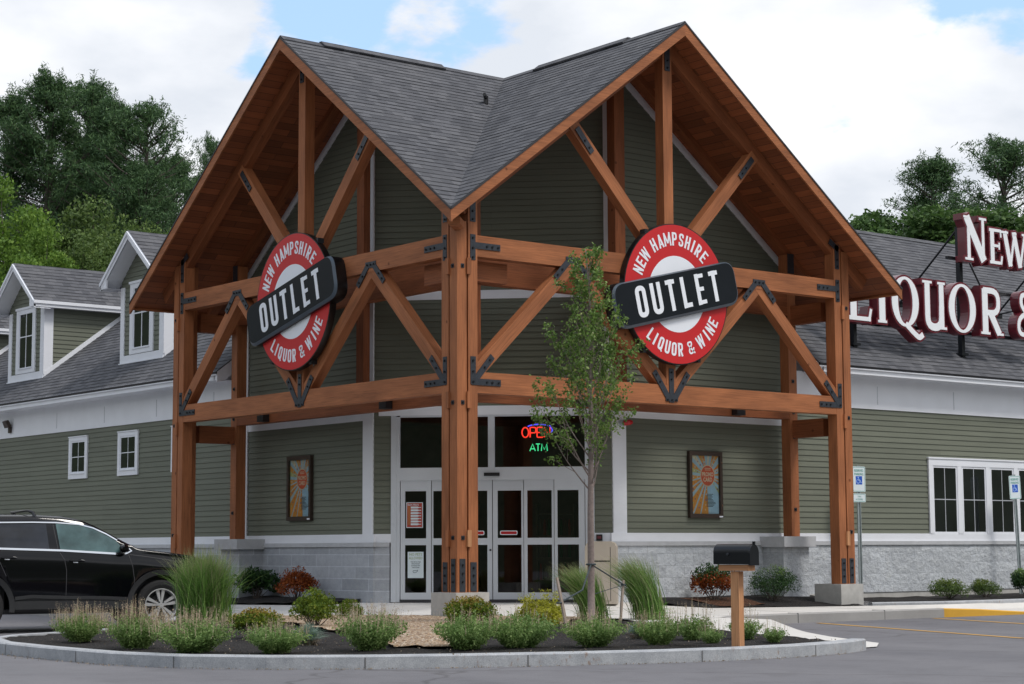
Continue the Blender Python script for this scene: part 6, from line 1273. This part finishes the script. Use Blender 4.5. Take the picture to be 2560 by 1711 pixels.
# ============================================================ woods behind
FH = Vector((0.62367, 0.78169, 0)); RH = Vector((0.78199, -0.62329, 0)); CAM = Vector((-16.3263, -21.7403, 0))
def pine(seed, H, R, z0, nb=120, dens=1.0):
    rs = np.random.RandomState(seed); rr = random.Random(seed); t = thing('pine_tree', 'x', 'tree'); mb = MB(); mb.tube([(0, 0, -1), (.1, 0, H * .3), (0, .1, H * .6), (.05, 0, H * .85), (0, 0, H - .3)], [.42, .36, .24, .11, .02], 8); mb.build('trunk', 'bark', t, local=True)
    bm_ = MB(); pts = []; prof = [(0, .75), (.25, 1.0), (.55, .90), (.8, .62), (.93, .38), (1, .16)]
    def pad(c, sz, n): pts.append(np.asarray(c) + rs.normal(size=(int(n * dens), 3)) * np.array([.42, .42, .15]) * sz + [0, 0, .08])
    for k in range(nb):
        q = rr.random() ** .85; z = z0 + (H - z0 - .5) * q; L = R * interp(q, prof) * rr.uniform(.5, 1.18); a = rr.uniform(0, 6.283); el = -.02 + .75 * q ** 2 + rr.uniform(-.12, .25)
        d = np.array([math.cos(a) * math.cos(el), math.sin(a) * math.cos(el), math.sin(el)]); s3 = np.array([-math.sin(a), math.cos(a), 0]); p0 = np.array([0, 0, z]); tip = p0 + d * L + [0, 0, .14 * L]
        bm_.tube([tuple(p0), tuple(p0 + d * L * .5), tuple(tip)], [.055, .035, .010], 4, cap=False)
        for w_ in (.38, .6, .8, .97):
            c = p0 + d * L * w_ + [0, 0, .14 * L * w_ * w_]; sz = rr.uniform(.55, .95) * (1.15 - .5 * q); pad(c + s3 * rr.uniform(-.3, .3) * L * (1.1 - w_), sz, 95 * sz)
        if rr.random() < .6: pad(tip + [0, 0, .22], .35, 40)
        if q > .3:
            for e_2 in range(2): h_ = rr.uniform(.4, .9); cc = p0 + d * L * rr.uniform(.55, 1.0) + [0, 0, .1]; pts.append(cc + np.stack([rs.normal(size=34) * .07, rs.normal(size=34) * .07, rs.uniform(0, 1, 34) ** 1.3 * h_], 1))
    for k in range(5): a = rr.uniform(0, 6.28); pad([math.cos(a) * .35, math.sin(a) * .35, H - rr.uniform(.1, .8)], .4, 60)
    pts.append(np.stack([rs.normal(size=90) * .07, rs.normal(size=90) * .07, H + .1 - np.abs(rs.normal(size=90)) * .5], 1))
    bm_.build('limbs', 'bark', t, local=True); P = np.concatenate(pts); v, f = leaves(rs, P, .22, .18, .9); np_mesh('crown', v, f, 'pine_needle', t); return t
def broad(seed, H, R, CH_, mat, n=26000, name='broadleaf_tree', ls=.17):
    rs = np.random.RandomState(seed); rr = random.Random(seed); t = thing(name, 'x', 'tree'); zc = H - CH_ / 2; mb = MB(); mb.tube([(0, 0, -1), (0, .1, H * .35), (.1, 0, H * .8)], [.22, .17, .05], 7); mb.build('trunk', 'bark', t, local=True)
    nb = 80; u = unit(rs.normal(size=(nb, 3))) * (rs.uniform(.3, 1, nb) ** .5)[:, None]; cen = u * [R * .82, R * .82, CH_ * .44] + [0, 0, zc]; rad = rs.uniform(.18, .34, nb) * R
    lm = MB()
    for k in range(26): c = Vector(cen[k]); b = Vector((0, 0, zc - CH_ * .38)); lm.tube([b, (b + c) / 2 + Vector((0, 0, .3)), c], [.07, .04, .012], 4, cap=False)
    lm.build('limbs', 'bark', t, local=True)
    i = rs.randint(0, nb, n); p = cen[i] + unit(rs.normal(size=(n, 3))) * (rs.uniform(.1, 1, n) ** .45 * rad[i])[:, None] * [1, 1, .75]; p += rs.normal(size=(n, 3)) * .06
    v, f = leaves(rs, p, ls, .6, .1); np_mesh('crown', v, f, mat, t); return t
def at(u_, D): p = CAM + FH * D + RH * ((u_ - 1280) / 4718 * D); return p.x, p.y
def top(v_, D): return 1.1 + (1371 - v_) * D / 4718
PA = pine(41, 24, 3.3, 7.0, 185); PB = pine(42, 21, 3.2, 9.5, 80, .95); BRT = broad(51, 15, 2.6, 9.5, 'leaf_bright'); MID = broad(52, 15, 2.9, 9.5, 'leaf_mid', 30000); HIL = broad(53, 14, 2.6, 9, 'leaf_hill')
def put_trees(items, group):
    first = {}
    for p, Hn, u_, v_, D, wd, rz, lb in items:
        x, y = at(u_, D); k = (top(v_, D)) / Hn; sc = (k * wd, k * wd, k)
        if id(p) not in USED: USED.add(id(p)); p.location = (x, y, 0); p.scale = sc; p.rotation_euler = (0, 0, rz); p['label'] = lb; p['group'] = group
        else: dup(p, (x, y, 0), rz, sc, lb, group)
USED = set()
put_trees([(PA, 24, 105, 172, 88, 1.27, 0, 'tallest dark pine at upper left'), (PA, 24, 205, 190, 91, 1.19, 2.1, 'dark pine just right of the tallest pine'), (PA, 24, 262, 232, 87, 1.02, 4.0, 'dark pine third from the left with a rounded shoulder'), (PA, 24, 10, 222, 90, 1.06, 1.2, 'dark pine cut by the left edge of the picture'),
           (PB, 21, 352, 240, 86, 1.15, .6, 'open tiered pine with flat branches, left of the gable'), (PA, 24, 420, 380, 92, 1.12, 3.0, 'lower dark pine filling behind the tiered pine'), (PA, 24, 345, 400, 84, 1.12, 5.2, 'lower dark pine below the tiered pine'), (PB, 21, 520, 332, 95, .62, 2.2, 'thin pine top showing beside the left roof edge'), (PA, 24, 500, 430, 90, 1.06, .4, 'dark pine behind the left roof edge'), (PA, 24, 190, 350, 94, 1.25, 4.4, 'dark pine behind the olive broadleaf crown'),
           (PA, 24, 2350, 395, 85, 1.45, 2.6, 'bushy pine above the roof letters, left of the open pine'), (PB, 21, 2532, 345, 88, 1.35, 1.9, 'open pine with sky between its tiers at upper right')], 'pines behind the store')
put_trees([(BRT, 15, 15, 398, 70, .85, 0, 'bright green broadleaf tree at the left edge'), (BRT, 15, 95, 520, 68, .8, 2, 'lower bright green tree right of the left edge tree'), (BRT, 15, 30, 600, 64, .9, 4, 'bright green tree directly above the left dormer'), (BRT, 15, 425, 545, 74, .42, 1, 'small bright green tree top above the right dormer roof'),
           (MID, 15, 235, 448, 73, .92, 0, 'rounded olive green tree between the two dormers'), (MID, 15, 330, 520, 71, .8, 3, 'olive green tree behind the right dormer'), (MID, 15, 180, 560, 69, .8, 5, 'olive green tree right above the left dormer roof'), (BRT, 15, 480, 600, 72, .5, 2.5, 'small bright tree touching the left roof edge'),
           (HIL, 14, 2165, 512, 68, 1.25, 0, 'mid green tree just right of the right roof slope'), (HIL, 14, 2235, 505, 70, 1.35, 2, 'mid green tree second from the right roof slope'), (HIL, 14, 2300, 498, 66, 1.5, 4, 'mid green tree left of the white letter N'), (HIL, 14, 2395, 488, 69, 1.6, 1, 'mid green tree behind the white letter N'), (HIL, 14, 2475, 505, 67, 1.6, 3, 'mid green tree behind the letters E and W'), (HIL, 14, 2560, 505, 70, 1.6, 5, 'mid green tree cut by the right edge'), (HIL, 14, 2110, 535, 72, 1.0, 2.4, 'mid green tree half hidden by the right roof slope')], 'broadleaf trees behind the store')
# leaf litter and small debris
def debris(n, seed, pts_f, mat, name, label, cat, size=.02):
    rs = np.random.RandomState(seed); P = pts_f(rs, n); v, f = leaves(rs, P, size, .7, 0, 1.0); o = np_mesh(name, v, f, mat); tag(o, label, cat, kind='stuff')
def along(rs, n):
    k = rs.randint(6, len(BED_OUT) - 2, n); t = rs.uniform(0, 1, n); a = np.array(BED_OUT)[k]; b = np.array(BED_OUT)[k + 1]; p = a + (b - a) * t[:, None]; d = b - a; nn2 = np.stack([d[:, 1], -d[:, 0]], 1); nn2 /= np.linalg.norm(nn2, axis=1)[:, None]
    p = p + nn2 * (np.abs(rs.normal(size=n)) * .07 + .005)[:, None]; return np.stack([p[:, 0], p[:, 1], np.full(n, .008) + np.array([lot_z(a_, b_) for a_, b_ in p])], 1)
debris(700, 5, along, 'fescue_dry', 'kerb_litter', 'dry leaves and grit gathered along the foot of the granite kerb', 'litter', .016)
debris(900, 6, lambda rs, n: np.stack([rs.uniform(-7.6, .4, n), rs.uniform(-8.1, -1.2, n), np.full(n, .168)], 1)[lambda q: slice(None)] if False else np.array([(x, y, bedz(x, y) + .02) for x, y in zip(rs.uniform(-7.4, 0, n), rs.uniform(-8.1, -2, n)) if (x + 7.9) * .8 > -(y + 5) * 1.0 - 1.0 and y < -2.2 - (x + .2) * .0 and x < (y + 8.0) * .32 - .9]), 'fescue_dry', 'mulch_litter', 'dry leaf specks scattered over the black mulch', 'litter', .018)
